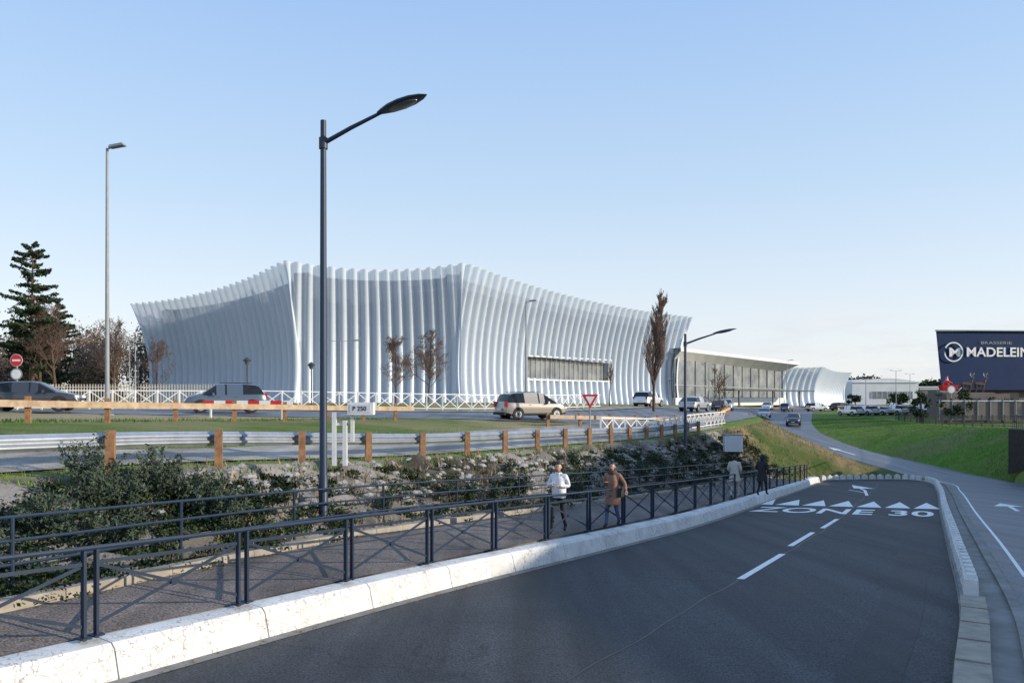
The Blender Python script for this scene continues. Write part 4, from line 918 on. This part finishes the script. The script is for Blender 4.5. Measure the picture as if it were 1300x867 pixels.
    if coat: ringloft([(1.44,.12,.09,0),(1.38,.17,.125,.01),(1.25,.185,.15,.01),(1.08,.175,.145,0),(.95,.19,.165,0),(.8,.205,.20,0),(coat,.225,.25,0)],top)
    else: ringloft([(1.42,.13,.10,0),(1.35,.18,.13,.01),(1.2,.19,.15,.01),(1.02,.18,.145,0),(.90,.175,.14,0),(.88,.16,.125,0)],top,fold=.03)
    if scarf: ringloft([(1.43,.11,.11,.01),(1.47,.125,.125,.015),(1.52,.115,.115,.02),(1.55,.085,.09,.02)],scarf,fold=.06)
    elif not hood: ringloft([(1.42,.10,.09,0),(1.49,.085,.085,.01),(1.51,.07,.075,.01)],top)
    if bag: mb.box((-.24,.02,.95),(.10,.28,.24),bag,taper=.85); mb.tube([(-.23,-.08,1.05),(-.12,0,1.44),(.0,.1,1.43)],.012,5,bag)
    o=mb.build('pedestrian',smooth=60,loc=(x,y,z),rz=ang); o.scale=(scale,)*3; return o
M['c_white']=mat('white_sweatshirt',(.76,.76,.79),(.64,.64,.67),scale=6,rough=.85,bump=.4,bscale=14)
M['c_black']=mat('black_cloth',(.016,.016,.018),(.026,.026,.03),scale=6,rough=.85,bump=.3,bscale=14)
M['c_camel']=mat('camel_coat',(.30,.165,.11),(.21,.115,.08),scale=6,rough=.9,bump=.5,bscale=14)
M['c_jean']=mat('denim',(.06,.10,.18),(.09,.13,.22),scale=8,rough=.85)
M['c_grey']=mat('grey_jacket',(.55,.51,.45),(.42,.39,.35),scale=6,rough=.85,bump=.4,bscale=14)
M['c_scarf']=mat('scarf',(.12,.08,.07),(.06,.045,.045),scale=12,rough=.9)
def wz(x,y):
    e=float(E(y))-.5;k=float(Kx(y)); t=(x-k)/(e-k); return CZ-(float(Dk(y))*(1-t)+float(Drr(y))*t)+.022
face=math.pi-.35
person(1.17,19.7,wz(1.17,19.7),face,'c_white','c_black','c_black',(((.27,.02,1.17),(.09,.24,1.24)),((-.27,.0,1.17),(-.08,.23,1.20))),stride=.27,bulk=1.05,scale=1.0)
person(2.75,21.5,wz(2.75,21.5),face-.1,'c_camel','c_jean','c_black',(((.26,-.03,1.16),(.13,.2,1.22)),((-.34,-.02,1.17),(-.42,.16,1.02))),stride=.24,coat=.62,longhair=True,scarf='c_scarf',bulk=1.05,scale=1.0,bag='c_black')
person(9.55,33.8,wz(9.55,33.8),-.45,'c_grey','c_grey','c_black',(((.25,-.03,1.15),(.2,.18,1.05)),((-.25,-.03,1.15),(-.2,.18,1.05))),stride=.25,coat=.7,bulk=1.2,scale=1.06,hair='hair')
person(11.4,35.9,wz(11.0,35.9),-.6,'c_black','c_black','c_black',(((.25,-.05,1.15),(.25,.05,.93)),((-.25,.0,1.15),(-.2,.2,1.1))),stride=.3,coat=.65,hood='c_black',bulk=1.2,scale=1.06)
# ------------------------------------------------------------------ world, sun, camera
EL,AZ=math.radians(16),math.radians(104)
w=bpy.data.worlds.new('World'); sc.world=w; w.use_nodes=True; nt=w.node_tree; nt.nodes.clear(); N=nt.nodes.new; L=nt.links.new
sky=N('ShaderNodeTexSky'); sky.sky_type='NISHITA'; sky.sun_disc=False; sky.sun_elevation=EL; sky.sun_rotation=AZ; sky.air_density=1.0; sky.dust_density=1.0; sky.ozone_density=1.6
gn=N('ShaderNodeVectorMath'); gn.operation='SCALE'; gn.inputs['Scale'].default_value=2.2; L(sky.outputs[0],gn.inputs[0])
tc=N('ShaderNodeTexCoord'); sx=N('ShaderNodeSeparateXYZ'); L(tc.outputs['Generated'],sx.inputs[0])
vr=N('ShaderNodeValToRGB'); e=vr.color_ramp.elements; e[0].position=0; e[0].color=(.95,.97,1.0,1); e[1].position=.5; e[1].color=(.36,.59,1.0,1)
m_=e.new(.10); m_.color=(.84,.91,1.0,1); m_=e.new(.25); m_.color=(.60,.78,1.0,1)
L(sx.outputs['Z'],vr.inputs[0])
vs=N('ShaderNodeVectorMath'); vs.operation='SCALE'; vs.inputs['Scale'].default_value=8.0; L(vr.outputs[0],vs.inputs[0])
mv=N('ShaderNodeMix'); mv.data_type='RGBA'; mv.inputs[0].default_value=.84; L(gn.outputs[0],mv.inputs[6]); L(vs.outputs[0],mv.inputs[7])
mp=N('ShaderNodeMapping'); mp.inputs['Scale'].default_value=(1.8,1.8,8); mp.inputs['Location'].default_value=(.3,.1,0); L(tc.outputs['Generated'],mp.inputs[0])
n=N('ShaderNodeTexNoise'); n.inputs['Scale'].default_value=3.6; n.inputs['Detail'].default_value=8; n.inputs['Roughness'].default_value=.58; L(mp.outputs[0],n.inputs['Vector'])
cr=N('ShaderNodeMapRange'); cr.inputs[1].default_value=.47;cr.inputs[2].default_value=.60; L(n.outputs['Fac'],cr.inputs[0])
lo=N('ShaderNodeMapRange'); lo.inputs[1].default_value=.03;lo.inputs[2].default_value=.12;lo.inputs[3].default_value=.85;lo.inputs[4].default_value=0.0; L(sx.outputs['Z'],lo.inputs[0])
xr=N('ShaderNodeMapRange'); xr.inputs[1].default_value=-.1;xr.inputs[2].default_value=.4; L(sx.outputs['X'],xr.inputs[0])
mu0=N('ShaderNodeMath'); mu0.operation='MULTIPLY'; L(cr.outputs[0],mu0.inputs[0]); L(xr.outputs[0],mu0.inputs[1])
mu=N('ShaderNodeMath'); mu.operation='MULTIPLY'; L(mu0.outputs[0],mu.inputs[0]); L(lo.outputs[0],mu.inputs[1])
n2=N('ShaderNodeTexNoise'); n2.inputs['Scale'].default_value=7; n2.inputs['Detail'].default_value=5; L(mp.outputs[0],n2.inputs['Vector'])
c2=N('ShaderNodeMix'); c2.data_type='RGBA'; L(n2.outputs['Fac'],c2.inputs[0]); c2.inputs[6].default_value=(5.2,5.6,6.5,1); c2.inputs[7].default_value=(8.2,8.0,7.9,1)
mx=N('ShaderNodeMix'); mx.data_type='RGBA'; L(mu.outputs[0],mx.inputs[0]); L(mv.outputs[2],mx.inputs[6]); L(c2.outputs[2],mx.inputs[7])
bg=N('ShaderNodeBackground'); bg.inputs['Strength'].default_value=.118; L(mx.outputs[2],bg.inputs[0])
o=N('ShaderNodeOutputWorld'); L(bg.outputs[0],o.inputs[0])
sd=bpy.data.lights.new('sun','SUN'); sd.energy=5.0; sd.angle=math.radians(.5); sd.color=(1,.88,.70)
so=bpy.data.objects.new('sun',sd); sc.collection.objects.link(so)
dirv=Vector((math.sin(AZ)*math.cos(EL),math.cos(AZ)*math.cos(EL),math.sin(EL))); so.rotation_euler=dirv.to_track_quat('Z','Y').to_euler(); so.location=(60,-20,40)
cam=bpy.data.cameras.new('camera'); co=bpy.data.objects.new('camera',cam); sc.collection.objects.link(co); sc.camera=co
co.location=(0,0,CZ); co.rotation_euler=(math.pi/2,0,0); cam.sensor_width=36; cam.lens=36*1000/1300; cam.shift_y=71.5/1300; cam.clip_end=6000; cam.clip_start=.1
sc.view_settings.view_transform='Standard'; sc.view_settings.look='None'; sc.view_settings.exposure=0
